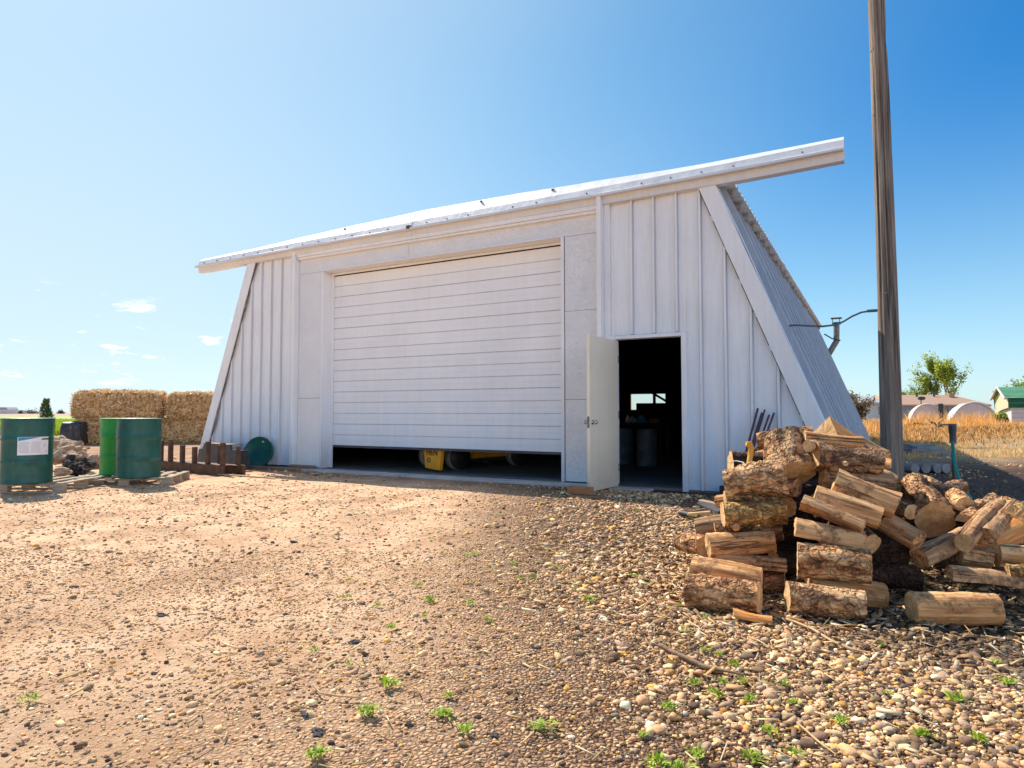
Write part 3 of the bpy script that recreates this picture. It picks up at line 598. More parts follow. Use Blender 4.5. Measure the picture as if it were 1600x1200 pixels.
# ------------------------------------------------------------------ drums, pallets, rack on the left
def drum_thing(name, label, loc, m, rz=0):
    t = thing(name, label, 'drum', loc, rz, 'green steel drums on pallets'); R = .292
    pr = [(R*.97,0),(R+.004,.004),(R+.006,.018),(R,.03),(R,.27),(R+.009,.285),(R+.009,.30),(R,.315),(R,.57),(R+.009,.585),(R+.009,.60),(R,.615),(R,.845)]
    mb = MB(); n = 64; vs = []
    pr2 = []
    for i in range(len(pr)-1):
        a, b_ = pr[i], pr[i+1]; k = max(1, int((b_[1]-a[1])/.05)); pr2 += [(a[0]+(b_[0]-a[0])*j/k, a[1]+(b_[1]-a[1])*j/k) for j in range(k)]
    pr2.append(pr[-1])
    for r, z in pr2:
        for k in range(n):
            a = 2*PI*k/n; d = .010*mnoise.noise(Vector((math.cos(a)*1.6+loc[0], math.sin(a)*1.6, z*3.5)))-.03*max(0, mnoise.noise(Vector((math.cos(a)*2.5, math.sin(a)*2.5+loc[1], z*4)))-.35)
            d *= min(1, (.845-z)*9)*min(1, z*12); vs.append(((r+d)*math.cos(a), (r+d)*math.sin(a), z))
    mb.add(vs, [(i*n+k,i*n+(k+1)%n,(i+1)*n+(k+1)%n,(i+1)*n+k) for i in range(len(pr2)-1) for k in range(n)], m, True); mb.add(vs[:n], [tuple(range(n-1,-1,-1))], m)
    mb.build('drum_body', t)
    mb = MB(); mb.lathe([(R,.846),(R+.009,.850),(R+.010,.866),(R,.874),(R-.012,.868),(R-.014,.852),(.002,.852)], m, 64, caps=False); mb.build('lid', t)
    mb = MB(); mb.lathe([(.03,.853),(.03,.866),(.002,.866)], M['darksteel'], 14, c=(.17,.05,0), caps=False); mb.build('bung', t)
    return t
d1 = P(41,755,8.9); d1.z = .135; D1 = drum_thing('steel_drum', 'dark green steel drum with a white paper label on its side', d1, M['green'])
d2 = P(216,746,9.8); d2.z = .125; drum_thing('steel_drum', 'dark green unlabelled steel drum at the front of its pallet', d2, M['green'])
d3 = P(189,743,10.25); d3.z = .125; drum_thing('steel_drum', 'bright green steel drum half hidden behind a darker green one', d3, M['green2'])
d4 = d1+Vector((-.25,-.62,0)); 
# label on first drum: curved sheet
def curved(mb, a0, a1, z0, z1, R, m, n=14, zt=None):
    vs = []
    for k in range(n+1):
        a = a0+(a1-a0)*k/n; vs += [(R*math.cos(a), R*math.sin(a), z0), (R*math.cos(a), R*math.sin(a), z1 if zt is None else zt(k/n))]
    mb.add(vs, [(2*k, 2*k+2, 2*k+3, 2*k+1) for k in range(n)], m)
to = math.atan2(-d1.y, -d1.x); am = to+.62; aw = .60
Z0, Z1 = .385, .625
def curvl(mb, u0, u1, v0, v1, R, m, zt=None): curved(mb, am-aw+2*aw*u0, am-aw+2*aw*u1, Z0+(Z1-Z0)*v0, Z0+(Z1-Z0)*v1, R, m, 14, zt)
am = to+.24
mb = MB(); curvl(mb, 0, 1, 0, 1, .303, M['paper']); lab = mb.build('paper_label', D1)
mb = MB(); curvl(mb, 0.02, .62, .76, .97, .3038, M['bluelabel'], zt=lambda t: Z0+(Z1-Z0)*.97)
mb2 = MB(); vs = []; n = 14
for k in range(n+1):
    a = am-aw+2*aw*(.02+.66*k/n); vs += [(.3036*math.cos(a), .3036*math.sin(a), Z0+(Z1-Z0)*(.78+.20*k/n)), (.3036*math.cos(a), .3036*math.sin(a), Z0+(Z1-Z0)*.985)]
mb2.add(vs, [(2*k, 2*k+2, 2*k+3, 2*k+1) for k in range(n)], M['bluelabel']); mb2.build('blue_header', lab)
mb = MB()
for c0, c1 in ((.04,.37),(.41,.74)):
    for i in range(11):
        v = .70-.055*i; curvl(mb, c0, c1-.06*RND.random(), v-.012, v+.012, .3037, M['ink'])
curvl(mb, .77, .775, .1, .8, .3037, M['ink']); curvl(mb, .76, .97, .90, .94, .3037, M['ink']); curvl(mb, .86, .95, .15, .2, .3037, M['ink']); curvl(mb, .83, .87, .45, .62, .3037, M['ink'])
mb.build('small_print', lab)
def pallet(label, c, rz, L=1.22, W=1.05, z=0.0, hh=.125):
    t = thing('wooden_pallet', label, 'pallet', (c.x,c.y,z), rz, 'wooden pallets under the drums'); 
    for i in range(7):
        mb = MB(); x = -L/2+(L-.1)*i/6+.05; j = RND.uniform(-.006,.006); mb.box((x-.046,-W/2+j,hh-.018),(x+.046,W/2+j,hh), M['pallet']); mb.build('deck_board', t)
    for i in range(3):
        mb = MB(); y = -W/2+.05+(W-.1)*i/2
        mb.box((-L/2,y-.045,hh-.038),(L/2,y+.045,hh-.0185), M['pallet'])
        mb.build('stringer', t)
        for x in (-L/2+.07,0,L/2-.07): mb = MB(); mb.box((x-.07,y-.044,.016),(x+.07,y+.044,hh-.0385), M['pallet']); mb.build('block', t)
        mb = MB(); mb.box((-L/2+.002,y-.046,.0),(L/2-.002,y+.046,.0155), M['pallet']); mb.build('bottom_board', t)
    return t
c1 = P(45,750,9.35); pallet('grey timber pallet under the labelled drum at the left edge', Vector((c1.x,c1.y,0)), YAW+.04, 1.60, 1.05, 0, .135)
c2 = P(212,738,10.15); pallet('grey timber pallet carrying two green drums', Vector((c2.x,c2.y,0)), YAW+.22, 1.30, 1.05)
# steel stake rack
rk = thing('stake_rack', 'low rusty steel beams with a row of upright stakes', 'rack', (0,0,0))
b0 = P(228,731,12.6); b1 = P(349,744,11.25); b0.z = b1.z = 0; dv = (b1-b0); Lr = dv.length; rk.location = b0; rk.rotation_euler = (0,0,math.atan2(dv.y,dv.x))
mb = MB(); mb.box((0,-.03,0),(Lr,.03,.17), M['rust']); mb.box((0,-.03,.171),(Lr,.12,.18), M['rust']); mb.build('beam', rk, bevel=.004)
mb = MB(); mb.box((Lr*.2,.33,0),(Lr+.06,.39,.15), M['rust']); mb.box((Lr*.2,.26,.151),(Lr+.06,.39,.16), M['rust']); mb.build('beam', rk, bevel=.004)
for i, (px, ht) in enumerate(((252,.44),(268,.47),(287,.36),(306,.335),(326,.46),(347,.445))):
    u = (px-228)/(349-228)*Lr*.995; mb = MB(); mb.box((u-.035,-.02,.181),(u+.035,.05,.181+ht*.86), M['rust']); mb.build('stake', rk, bevel=.004)
for u in (.75,.97): mb = MB(); mb.box((u*Lr-.03,.30,.161),(u*Lr+.03,.36,.161+.33), M['rust']); mb.build('stake', rk, bevel=.004)
# black trough / bucket blade
tr = MB(); a = P(308,724,13.4); b_ = P(383,728,12.2); a.z = b_.z = 0; dd = b_-a; Lt = dd.length
tr.prism([(0,.02),(Lt-.0,.02),(Lt-.12,.38),(Lt*.72,.38),(Lt*.70,.46),(.28,.46),(.20,.36),(.05,.34)], 0, .03, M['darksteel'])
tr.prism([(Lt-.13,.38),(Lt-.01,.02),(Lt+.03,.02),(Lt-.09,.38)], -.12, .10, M['black']); tr.box((.2,.031,.02),(Lt-.15,.1,.06), M['black'])
tr.prism([(.28,.461),(Lt*.70,.461),(Lt*.70,.475),(.28,.475)], -.03, .25, M['greywood'])
o = tr.build('steel_trough', loc=a, bevel=.004); o.rotation_euler = (0,0,math.atan2(dd.y,dd.x)); tag(o, 'dark steel trough standing behind the stake rack by the barn corner', 'trough')
# green drum lid leaning on wall
mb = MB(); R = .305; mb.lathe([(.002,0),(R-.02,0),(R-.014,.012),(R,.014),(R,.0),(R-.004,-.03),(R-.02,-.03)], M['green'], 48, caps=False)
M4 = Matrix.Translation((-10.60,8.82,.31)) @ Matrix.Rotation(.32,4,'Z') @ Matrix.Rotation(PI/2-.20,4,'X')
o = mb.build('drum_lid'); o.matrix_world = M4; tag(o, 'round dark green lid leaning against the ribbed barn wall', 'lid')
mb = MB(); mb.lathe([(.022,0),(.022,.014),(.002,.014)], M['chrome'], 12, c=(.08,.20,0)); mb.build('bung', o)
def plank(label, a, b_, w, t, m, z=None, nm='loose_plank', roll=0):
    d = b_-a; L = d.length; X = d.normalized(); Yv = Vector((0,0,1)).cross(X).normalized(); Z = X.cross(Yv)
    mb = MB(); mb.box((-L/2,-w/2,-t/2),(L/2,w/2,t/2), M[m]); o = mb.build(nm, bevel=.003)
    M4 = Matrix((X,Yv,Z)).transposed().to_4x4(); M4.translation = (a+b_)/2; o.matrix_world = M4 @ Matrix.Rotation(roll,4,'X'); return tag(o, label, 'plank')
plank('long grey plank lying along the barn wall under the green lid', Vector((-11.15,8.62,.03)), Vector((-9.35,8.72,.03)), .14, .045, 'greywood')
plank('thin straight lath lying alone on the sandy drive', Vector((-9.9,7.42,.022)), Vector((-8.55,7.45,.022)), .05, .018, 'twig', nm='wooden_lath')
plank('short grey board against the foot of the barn near the garage opening', Vector((-9.75,8.86,.05)), Vector((-9.15,8.88,.05)), .10, .09, 'greywood')
mb = MB(); mb.box((-.16,-.05,0),(.16,.05,.095), M['brick']); o = mb.build('timber_block', loc=P(907,769,8.30).xy.to_3d(), bevel=.006); o.rotation_euler = (0,0,.08); tag(o, 'orange brown timber block at the foot of the open door', 'block')
o.location.z = .052
mb = MB(); mb.box((-.2,-.09,0),(.2,.09,.05), M['greywood']); o = mb.build('grey_paver', loc=P(917,778,8.25).xy.to_3d(), bevel=.012); tag(o, 'dark grey paver lying under the brown timber block', 'paver')
# ------------------------------------------------------------------ LOGS
def frame(a, b_, roll):
    X = (b_-a).normalized(); up = Vector((0,0,1)) if abs(X.z) < .95 else Vector((0,1,0)); Yv = up.cross(X).normalized(); Z = X.cross(Yv)
    M4 = Matrix((X,Yv,Z)).transposed().to_4x4(); M4.translation = (a+b_)/2; return M4 @ Matrix.Rotation(roll,4,'X')
LN = [0]
def log(label, a, b_, r, kind='round', mat='bark', roll=0.0, taper=.94, name='firewood_log', amp=None, bend=.0, knots=(), cat='log', group='logs of the firewood pile'):
    LN[0] += 1; sd = LN[0]*3.17; L = (b_-a).length; bark = mat in ('bark','bark_dark','lichen','gap_shade')
    amp = amp if amp is not None else (.10 if bark else .055)
    # cross-section: list of (angle-based point, is_split_face)
    cs = []
    if kind == 'round':
        n = 28
        for k in range(n): t = 2*PI*k/n; cs.append((math.cos(t), math.sin(t), 0))
    elif kind == 'half':
        for k in range(15): t = PI*k/14; cs.append((math.cos(t), math.sin(t)-.25, 0))
        for k in range(1,9): cs.append((-1+2*k/9, -.25, 1))
    else:   # wedge: bark arc and two split faces meeting at an edge
        for k in range(11): t = PI*.5+(k-5)/5*.85; cs.append((math.cos(t)*1.25, math.sin(t)*1.25-.55, 0))
        e = cs[-1]; apx = (0.0,-.75)
        for k in range(1,7): u = k/7; cs.append((e[0]+(apx[0]-e[0])*u, e[1]+(apx[1]-e[1])*u, 1))
        cs.append((apx[0], apx[1], 1)); s0 = cs[0]
        for k in range(1,7): u = k/7; cs.append((apx[0]+(s0[0]-apx[0])*u, apx[1]+(s0[1]-apx[1])*u, 1))
    n = len(cs); nr = max(12, int(L/.016)); vs = []
    hump = RND.uniform(-.008,.010); c1_, c2_ = RND.uniform(-.12,.12), RND.uniform(-.12,.12); ell = RND.uniform(.9,1.06)
    for i in range(nr+1):
        t = i/nr; rr = r*(1+(taper-1)*t); x = (t-.5)*L
        bz = (bend+hump)*math.sin(PI*t)
        for (cy, cz, s) in cs:
            q = Vector((x*9+sd, cy*2.1, cz*2.1)); a1 = amp*(.5 if s else 1)
            f = 1+a1*mnoise.fractal(q, .9, 2.1, 4)*1.5
            if bark and not s: f += amp*1.1*max(0, mnoise.noise(Vector((x*26+sd, cy*4.2, cz*4.2)))-.08)-.4*amp*(mnoise.noise(Vector((x*60+sd,cy*9,cz*9)))>.1)
            if not bark: f += .05*mnoise.noise(Vector((x*1.2+sd, cy*3.4, cz*3.4)))
            for kt, ka, kr in knots:
                dd_ = ((x-(kt-.5)*L)/(kr*1.6))**2+((cy-math.cos(ka))**2+(cz-math.sin(ka))**2)*(r/(kr*1.6))**2; f += .25*math.exp(-dd_)
            ex = x+((c1_*cy*r+.006*mnoise.noise(Vector((cy*5+sd,cz*5,1)))) if i == 0 else 0)+((c2_*cy*r+.006*mnoise.noise(Vector((cy*5+sd,cz*5,7)))) if i == nr else 0)
            vs.append((ex, cy*rr*f*ell, cz*rr*f/ell+bz))
    mb = MB(); fb = []; fsx = []
    for i in range(nr):
        for k in range(n):
            q = (i*n+k, i*n+(k+1)%n, (i+1)*n+(k+1)%n, (i+1)*n+k)
            (fsx if (cs[k][2] or cs[(k+1)%n][2]) else fb).append(q)
    mb.add(vs, fb, M[mat], True)
    if fsx: mb.add(vs, fsx, M['split'] if mat != 'greylog' else M['greylog'], True)
    o = mb.build(name); o.matrix_world = frame(a, b_, roll); tag(o, label, cat, group)
    for end in (0, nr):
        ring = [Vector(v) for v in vs[end*n:(end+1)*n]]; cen = sum(ring, Vector())/n; mb = MB(); sgn = -1 if end == 0 else 1
        inn = []
        for fac in (1.0,.72,.4): inn += [tuple(cen+(v-cen)*fac*(1 if fac<1 else .995)+Vector((sgn*(.0 if fac == 1 else .004*mnoise.noise(Vector((v.y*60,v.z*60,sd)))),0,0))) for v in ring]
        inn.append(tuple(cen+Vector((sgn*.002,0,0)))); fs = []
        for lv in range(2): fs += [(lv*n+k, lv*n+(k+1)%n, (lv+1)*n+(k+1)%n, (lv+1)*n+k) for k in range(n)]
        fs += [(2*n+k, 2*n+(k+1)%n, 3*n) for k in range(n)]
        if end == 0: fs = [f[::-1] for f in fs]
        mb.add(inn, fs, M['end'] if mat != 'greylog' else M['bare']); mb.build('cut_end', o)
    for kt, ka, kr in knots:
        mb = MB(); mb.tube([(0,0,0),(0,0,r*.55)], [kr*1.15,kr*.9], M['bare'], 12)
        mb.build('knot', o, mat4=Matrix.Translation(((kt-.5)*L, math.cos(ka)*r*.85, math.sin(ka)*r*.85)) @ Vector((math.cos(ka)*0+.0, math.cos(ka), math.sin(ka))).to_track_quat('Z','Y').to_matrix().to_4x4())
    return o
def LG(label, x1, y1, d1_, x2, y2, d2_, rpx, **k):
    a, b_ = P(x1,y1,d1_), P(x2,y2,d2_); r = rpx*(d1_+d2_)/2/F0
    lo_ = min(a.z, b_.z)
    if lo_ < r*.9: 
        sh = r*.9-lo_; a.z += sh*.0; 
        a.z = max(a.z, r*.9); b_.z = max(b_.z, r*.9)
    return log(label, a, b_, r, **k)
LG('thick barked log at the bottom front of the left stack, beside a bark slab', 1072,929,3.68,1187,938,3.50,27, mat='bark')
LG('smooth round log with a sawn right end, just behind the thick barked bottom left one', 1083,893,3.84,1190,910,3.66,22, mat='bare')
LG('straight grey log with a flat split top, third from the ground in the left stack', 1118,876,3.98,1228,885,3.86,16, kind='half', mat='bare', roll=.15)
LG('tan log with one flaking end, fourth from the ground in the left stack', 1106,852,4.0,1210,845,3.95,17, mat='bare', amp=.07)
LG('bark log mostly buried under the lichen covered one in the left stack', 1118,834,4.2,1222,826,4.1,17, mat='bark_dark')
LG('yellow lichen covered log with a knot, halfway up the left stack', 1129,804,4.05,1228,800,4.0,20, mat='lichen', knots=((.16,-2.4,.024),))
LG('thin flaking log squeezed between the lichen log and the big humped one', 1133,779,4.15,1222,777,4.1,12, mat='bark')
LG('big humped barked log lying level on top of the left stack, below the axe handle', 1133,760,4.15,1226,750,4.05,21, mat='bark', bend=.02, taper=1.25)
LG('short grey chunk tucked behind the right end of the big humped log', 1218,757,4.3,1246,762,4.2,15, mat='greylog')
LG('fat shaggy barked log standing on end near the top left of the pile', 1220,684,4.38,1240,742,4.20,31, mat='bark', taper=1.12, amp=.11)
LG('long barked log lying behind the fat shaggy upright one, its pale end to the left', 1186,694,4.9,1272,681,4.75,17, mat='bark_dark', amp=.11)
LG('stubby pale branch end poking out left of the fat shaggy log', 1184,716,4.7,1214,710,4.75,11, mat='bare')
LG('orange stub just behind the grey metal wedge', 1186,735,4.45,1222,732,4.5,12, mat='bark')
LG('split wedge of orange wood forming the peak of the pile', 1290,676,4.42,1352,704,4.75,31, kind='wedge', mat='bare', roll=PI+.12, taper=.5)
LG('slim peeled pole lying level just under the peak of the pile', 1256,683,4.25,1347,692,4.2,10, mat='bare')
LG('small branch with a white oval sawn end facing the yard', 1262,697,4.02,1283,690,4.4,8, mat='bare')
LG('grey split stick running down right beside the white oval branch end', 1270,690,4.3,1322,703,4.25,8, kind='half', mat='greylog')
LG('large knotty barked log lying level on the upper right of the stack', 1273,713,4.12,1374,722,4.08,20, mat='bark_dark', amp=.13, knots=((.25,-2.3,.022),(.38,-2.9,.016)))
LG('dark weathered log leaning from the peak down toward the timber pole', 1335,690,4.75,1384,716,4.6,13, mat='greylog')
LG('short end of a tan log under the right tip of the knotty barked log', 1352,722,4.4,1392,728,4.3,14, kind='half', mat='bare')
LG('dark shaded log with an orange left end, under the knotty barked one', 1284,746,4.12,1392,758,4.1,17, mat='greylog')
LG('bright orange split billet at the right tip of the upper stack', 1368,740,4.3,1398,752,4.25,14, kind='half', mat='bare')
LG('thick peeled log sloping down to the right in the upper middle of the pile', 1304,752,3.95,1402,790,3.82,22, mat='bare')
LG('peeled log with lichen specks sloping down right, middle one of three parallel logs', 1272,776,3.88,1376,810,3.72,17, mat='bare', amp=.05)
LG('grey split log with orange left end, lowest of three parallel sloping logs', 1252,786,3.78,1348,828,3.62,19, kind='half', mat='greylog', roll=-.5)
LG('curved split log with a pale knot, sitting right under the three sloping logs', 1242,823,3.72,1350,844,3.64,18, kind='half', mat='bare', roll=.5, knots=((.72,-2.6,.018),))
LG('very thick log with peeling bark in the lower middle of the pile', 1246,876,3.66,1360,886,3.55,26, mat='bark', amp=.06)
LG('brown log lying on the gravel just behind the front middle log', 1264,914,3.68,1380,932,3.62,20, mat='bare')
LG('thick barked log at the very front in the middle of the pile', 1230,932,3.52,1350,946,3.42,25, mat='bark', amp=.06)
LG('dark log end showing in the gap between the left stack and the front middle log', 1180,920,3.95,1226,917,3.9,21, mat='bark_dark')
LG('lone smooth log on the gravel at front right, sawn end facing left', 1424,950,3.42,1557,952,3.36,23, mat='bare')
LG('grey peeled log pointing down right into the shadowed hollow', 1384,816,3.9,1436,845,3.75,17, mat='greylog', roll=.4)
LG('big shaggy barked trunk with a splintered pale end, right of the hollow', 1425,766,4.45,1462,812,4.15,29, mat='bark_dark', amp=.13, taper=1.05)
LG('barked log lying crosswise above the splintered trunk', 1444,760,4.85,1466,775,4.6,19, mat='bark')
LG('small pinkish barked stub behind the orange sawn one', 1466,782,4.6,1486,768,4.75,11, mat='bark')
LG('short log with a round orange sawn end facing up', 1492,776,4.4,1508,790,4.25,14, mat='bark', amp=.06)
LG('split orange billet lying on the short orange-ended log', 1480,792,4.25,1506,803,4.2,11, kind='half', mat='bare', roll=-.4)
LG('slim pink barked log leaning up right at the middle of the right heap', 1506,812,4.05,1532,788,4.35,12, kind='half', mat='bark')
LG('long pale sunlit log leaning up right over the shadowed hollow', 1506,848,3.72,1562,790,4.25,13, mat='bare', bend=.012)
LG('grey peeled log leaning right alongside the long pale sunlit one', 1540,838,3.8,1580,792,4.25,13, mat='greylog')
LG('reddish brown split trunk at the right edge of the picture', 1540,852,3.85,1622,806,4.15,22, kind='half', mat='split', roll=.3)
LG('yellow mottled stub on top of the reddish brown trunk at the right edge', 1586,806,4.0,1608,798,4.2,14, mat='lichen')
LG('dark log continuing down left in the shade below the pale sunlit one', 1436,872,3.8,1508,838,3.9,16, mat='greylog')
LG('shaded brown log in the low row under the right heap, nearest the hollow', 1500,864,3.85,1550,872,3.8,16, mat='bare')
LG('shaded brown log under the right heap, cut off by the picture edge', 1556,866,3.82,1640,874,3.78,18, mat='bare')
LG('long squared grey timber lying on the gravel behind the lone smooth log', 1482,897,3.66,1640,918,3.55,18, kind='half', mat='greylog', roll=.1)
LG('crumbling pale bark chunk on the right end of the squared grey timber', 1574,892,3.58,1612,889,3.56,9, mat='lichen', amp=.2)
LG('short reddish round at the far left foot of the stack', 1076,849,4.3,1102,853,4.1,16, mat='bark')
LG('small dark round left of the short reddish one at the far left foot', 1062,848,4.5,1072,849,4.3,12, mat='bark_dark')
LG('grey flaking log piece behind the tan log, on the left flank of the stack', 1088,826,4.5,1140,818,4.4,14, mat='greylog')
LG('mossy log piece lying above the kindling at the left flank', 1122,783,4.5,1146,779,4.4,9, mat='bare')
LG('brown log piece in the dark gap under the curved split log', 1336,830,3.95,1362,850,3.8,16, mat='bark_dark')
LG('mossy rounded stub between the sloping logs and the shaggy trunk', 1385,762,4.5,1412,766,4.4,9, mat='lichen')
LG('dark brown stub between the thick sloping log and the shaggy trunk', 1398,792,4.25,1424,800,4.15,14, mat='bark_dark')
LG('twisted barked log at the back of the right heap, above the small stubs', 1478,768,4.95,1502,760,5.05,12, mat='bark_dark')
LG('barked log at the back right, partly hidden by the grey leaning log', 1560,790,4.6,1596,800,4.5,14, mat='bark')
LG('pink barked log end between the slim and the long leaning logs', 1534,800,4.45,1552,782,4.7,12, mat='bark')
# logs buried in the heart of the pile, glimpsed through the gaps
RF = random.Random(5)
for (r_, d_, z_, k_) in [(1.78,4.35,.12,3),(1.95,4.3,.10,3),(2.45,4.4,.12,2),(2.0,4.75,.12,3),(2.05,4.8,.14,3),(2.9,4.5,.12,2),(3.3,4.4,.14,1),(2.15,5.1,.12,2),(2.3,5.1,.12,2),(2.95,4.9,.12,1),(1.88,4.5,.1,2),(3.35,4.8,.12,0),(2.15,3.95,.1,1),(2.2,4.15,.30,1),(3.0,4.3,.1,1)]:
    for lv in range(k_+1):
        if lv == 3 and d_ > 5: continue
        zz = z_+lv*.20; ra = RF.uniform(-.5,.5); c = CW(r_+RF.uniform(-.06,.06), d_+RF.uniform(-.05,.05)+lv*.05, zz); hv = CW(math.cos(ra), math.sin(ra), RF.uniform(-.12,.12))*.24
        log('shadowed log buried deep in the pile, glimpsed through a gap', c-hv, c+hv, RF.uniform(.058,.085), mat='gap_shade', group='buried logs in the pile')
# kindling, bark, twigs
LG('flat slab of curled bark lying in front of the bottom left log', 1146,958,3.42,1206,970,3.34,9, kind='half', mat='split', name='bark_slab', cat='bark', amp=.15)
kd = [((1083,799,6.4),(1108,794,6.2),.03,'greywood','weathered lath pointing at the log stack, lowest of the kindling'),((1095,782,6.2),(1140,793,5.5),.045,'greywood','grey slat leaning into the left flank of the stack'),((1094,786,6.0),(1128,800,5.2),.06,'darksteel','dark slat crossing under the grey one in the kindling'),((1076,803,5.8),(1112,800,5.5),.03,'twig','pale lath lying flat on the gravel left of the stack'),((1115,815,4.9),(1140,808,4.7),.05,'bare','short board end propped on the left flank of the stack')]
for a, b_, w, m_, lb in kd:
    A_, B_ = P(*a), P(*b_); A_.z = max(A_.z, .02); B_.z = max(B_.z,.03); plank(lb, A_, B_, w, .02, m_, nm='kindling_stick', roll=.2)
o = MB(); A_, B_ = P(1064,806,6.9), P(1092,790,6.6); A_.z = .03; B_.z = .04; o.tube([A_, (A_*.55+B_*.45)], .03, M['black'], 10); o.tube([(A_*.55+B_*.45), B_], .028, simple('olive_wrap', [(.3,(.12,.12,.03)),(.7,(.2,.2,.06))], 6), 10); tag(o.build('tool_handle'), 'olive and black round handle lying at the foot of the wall left of the kindling', 'handle')
def twig(label, pts, r=.006, m='twig', nm='dry_stalk'):
    q = []
    for a in pts:
        v = P(*a) if len(a) == 3 else P(a[0],a[1],CH*F0/(a[1]-645)); 
        if len(a) == 2: v.z = gh(v.x,v.y)+.02
        q.append(v)
    mb = MB(); mb.tube(q, [r]*(len(q)-1)+[r*.4], M[m], 6); return tag(mb.build(nm), label, 'stalk')
twig('long pale stalk running down right across the gravel in front of the pile', [(1212,966),(1240,973),(1270,985),(1300,1003),(1330,1015),(1360,1021)], .007)
twig('dark weathered stick on the gravel below the bark slab', [(1030,1008),(1062,1023),(1100,1040),(1162,1052)], .011, 'greywood', 'dry_stick')
twig('thin curved yellow stalk on the left half of the gravel', [(489,1066),(500,1079),(530,1084),(556,1086),(578,1085)], .004)
twig('straight pale stalk near the bottom edge of the gravel', [(1246,1125),(1262,1138),(1278,1152),(1306,1172)], .004)
twig('orange splinter lying right of the bark slab', [(1204,962),(1235,968),(1268,975)], .008, 'split', 'wood_splinter')
twig('short broken stick on the gravel in front of the lone smooth log', [(1340,990),(1372,1000),(1402,1008)], .007, 'greywood', 'dry_stick')
twig('white curling wire springing from the humped log', [(1139,722,4.3),(1150,720,4.3),(1160,722,4.25),(1168,727,4.2)], .003, 'paper', 'loose_wire'); twig('short white wire curl below the longer one', [(1153,734,4.3),(1160,731,4.25),(1168,735,4.2)], .003, 'paper', 'loose_wire')
# axe handle + wedge
ax = thing('splitting_axe', 'yellow handled axe stuck in the top of the left log stack', 'axe', P(1168,745,4.25))
mb = MB(); q = [P(1167,748,4.25),P(1169,735,4.26),P(1172,715,4.28),P(1174,700,4.3),P(1171,694,4.3),P(1166,693,4.3)]; mb.tube([v-ax.location for v in q], [.018,.018,.017,.019,.023,.015], M['axe'], 12); mb.build('handle', ax)
mb = MB(); mb.box((-.03,-.05,-.16),(.03,.06,-.02), M['darksteel']); mb.build('axe_head', ax, bevel=.01)
mb = MB(); mb.prism([(-.03,0),(.03,0),(.022,.09),(-.012,.10)], -.03, .03, M['galv']); o = mb.build('splitting_wedge', loc=P(1201,733,4.3), bevel=.005); o.rotation_euler = (.2,.4,YAW); tag(o, 'grey steel splitting wedge lying beside the shaggy log', 'wedge')
mb = MB(); mb.box((-.12,-.03,0),(.12,.03,.1), M['black']); o = mb.build('black_box', loc=(-1.70,8.93,.02), bevel=.01); tag(o, 'small black box on the ground against the wall left of the stack', 'box')
# rods leaning on wall
rods = [((1187,735),(1187,638),.014,'longest maroon rod, leftmost of the bundle leaning on the barn wall'),((1190,738),(1191,645),.02,'thick maroon rod second from the left of the bundle'),((1196,738),(1197,640),.011,'thin maroon rod in the middle of the bundle on the wall'),((1193,740),(1202,648),.012,'thin maroon rod right of the middle of the bundle'),((1198,740),(1207,645),.013,'maroon rod tilted furthest right in the bundle on the wall')]
for i, ((x0,y0),(x1,y1),r, lb) in enumerate(rods):
    T = P(x1+1, y1, 0.5+8.45); 
    # top touches the wall plane, foot on the ground
    dx = -1.30+.07*i; topx = {0:-1.255,1:-1.20,2:-1.17,3:-1.12,4:-1.06}[i]; mb = MB()
    tz = 1.08-(y1-645)*8.45/1020; mb.tube([(-1.60+.03*i,8.72,.02),(topx-.07,8.93,tz)], r, M['plum'], 8); tag(mb.build('metal_rod'), lb, 'rod', 'rods leaning against the barn wall')
# slabs, tile stack
def stack(label, c, n, w, d, rz0):
    t = thing('slab_stack', label, 'slabs', c, rz0)
    for i in range(n):
        mb = MB(); s = 1-.13*i; mb.box((-w*s/2,-d*s/2,.0),(w*s/2,d*s/2,.05), M['tile']); o = mb.build('slab', t, bevel=.008); o.location = (RND.uniform(-.1,.1), RND.uniform(-.08,.08), .052*i); o.rotation_euler = (0,0,RND.uniform(-.3,.3))
c = P(1443,708,17.2); c.z = 0; stack('loose heap of dark grey slabs behind the timber pole', c, 5, 1.25, .9, YAW)
gp = [(1420,731),(1437,731),(1455,730),(1468,731)]
for i, (px, py) in enumerate(gp):
    c = P(px,py,11.9); mb = MB(); mb.tube([(0,-.16,.085),(0,.18,.085)], .085, M['tile'], 16); o = mb.build('concrete_cylinder', loc=(c.x,c.y,0)); o.rotation_euler = (0,0,YAW+.12); tag(o, ['leftmost','second from left','third from left','rightmost'][i]+' of four grey concrete cylinders lying behind the pile', 'cylinder', 'concrete cylinders lying in a row')
for i in range(5):
    c = P(1432+8.5*i,719,13.1); mb = MB(); mb.box((-.05,-.2,0),(.05,.2,.05), M['tile']); o = mb.build('grey_brick', loc=(c.x,c.y,.01), bevel=.005); o.rotation_euler = (0,0,YAW+.5); tag(o, ['leftmost','second from left','middle','fourth from left','rightmost'][i]+' of five flat grey bricks beyond the concrete cylinders', 'brick', 'flat grey bricks in a row')
A_, B_ = P(1568,765,7.2), P(1625,800,6.2); A_.z = .12; B_.z = .2; plank('blue grey board sticking out behind the right heap of logs', A_, B_, .22, .03, 'greywood'); 
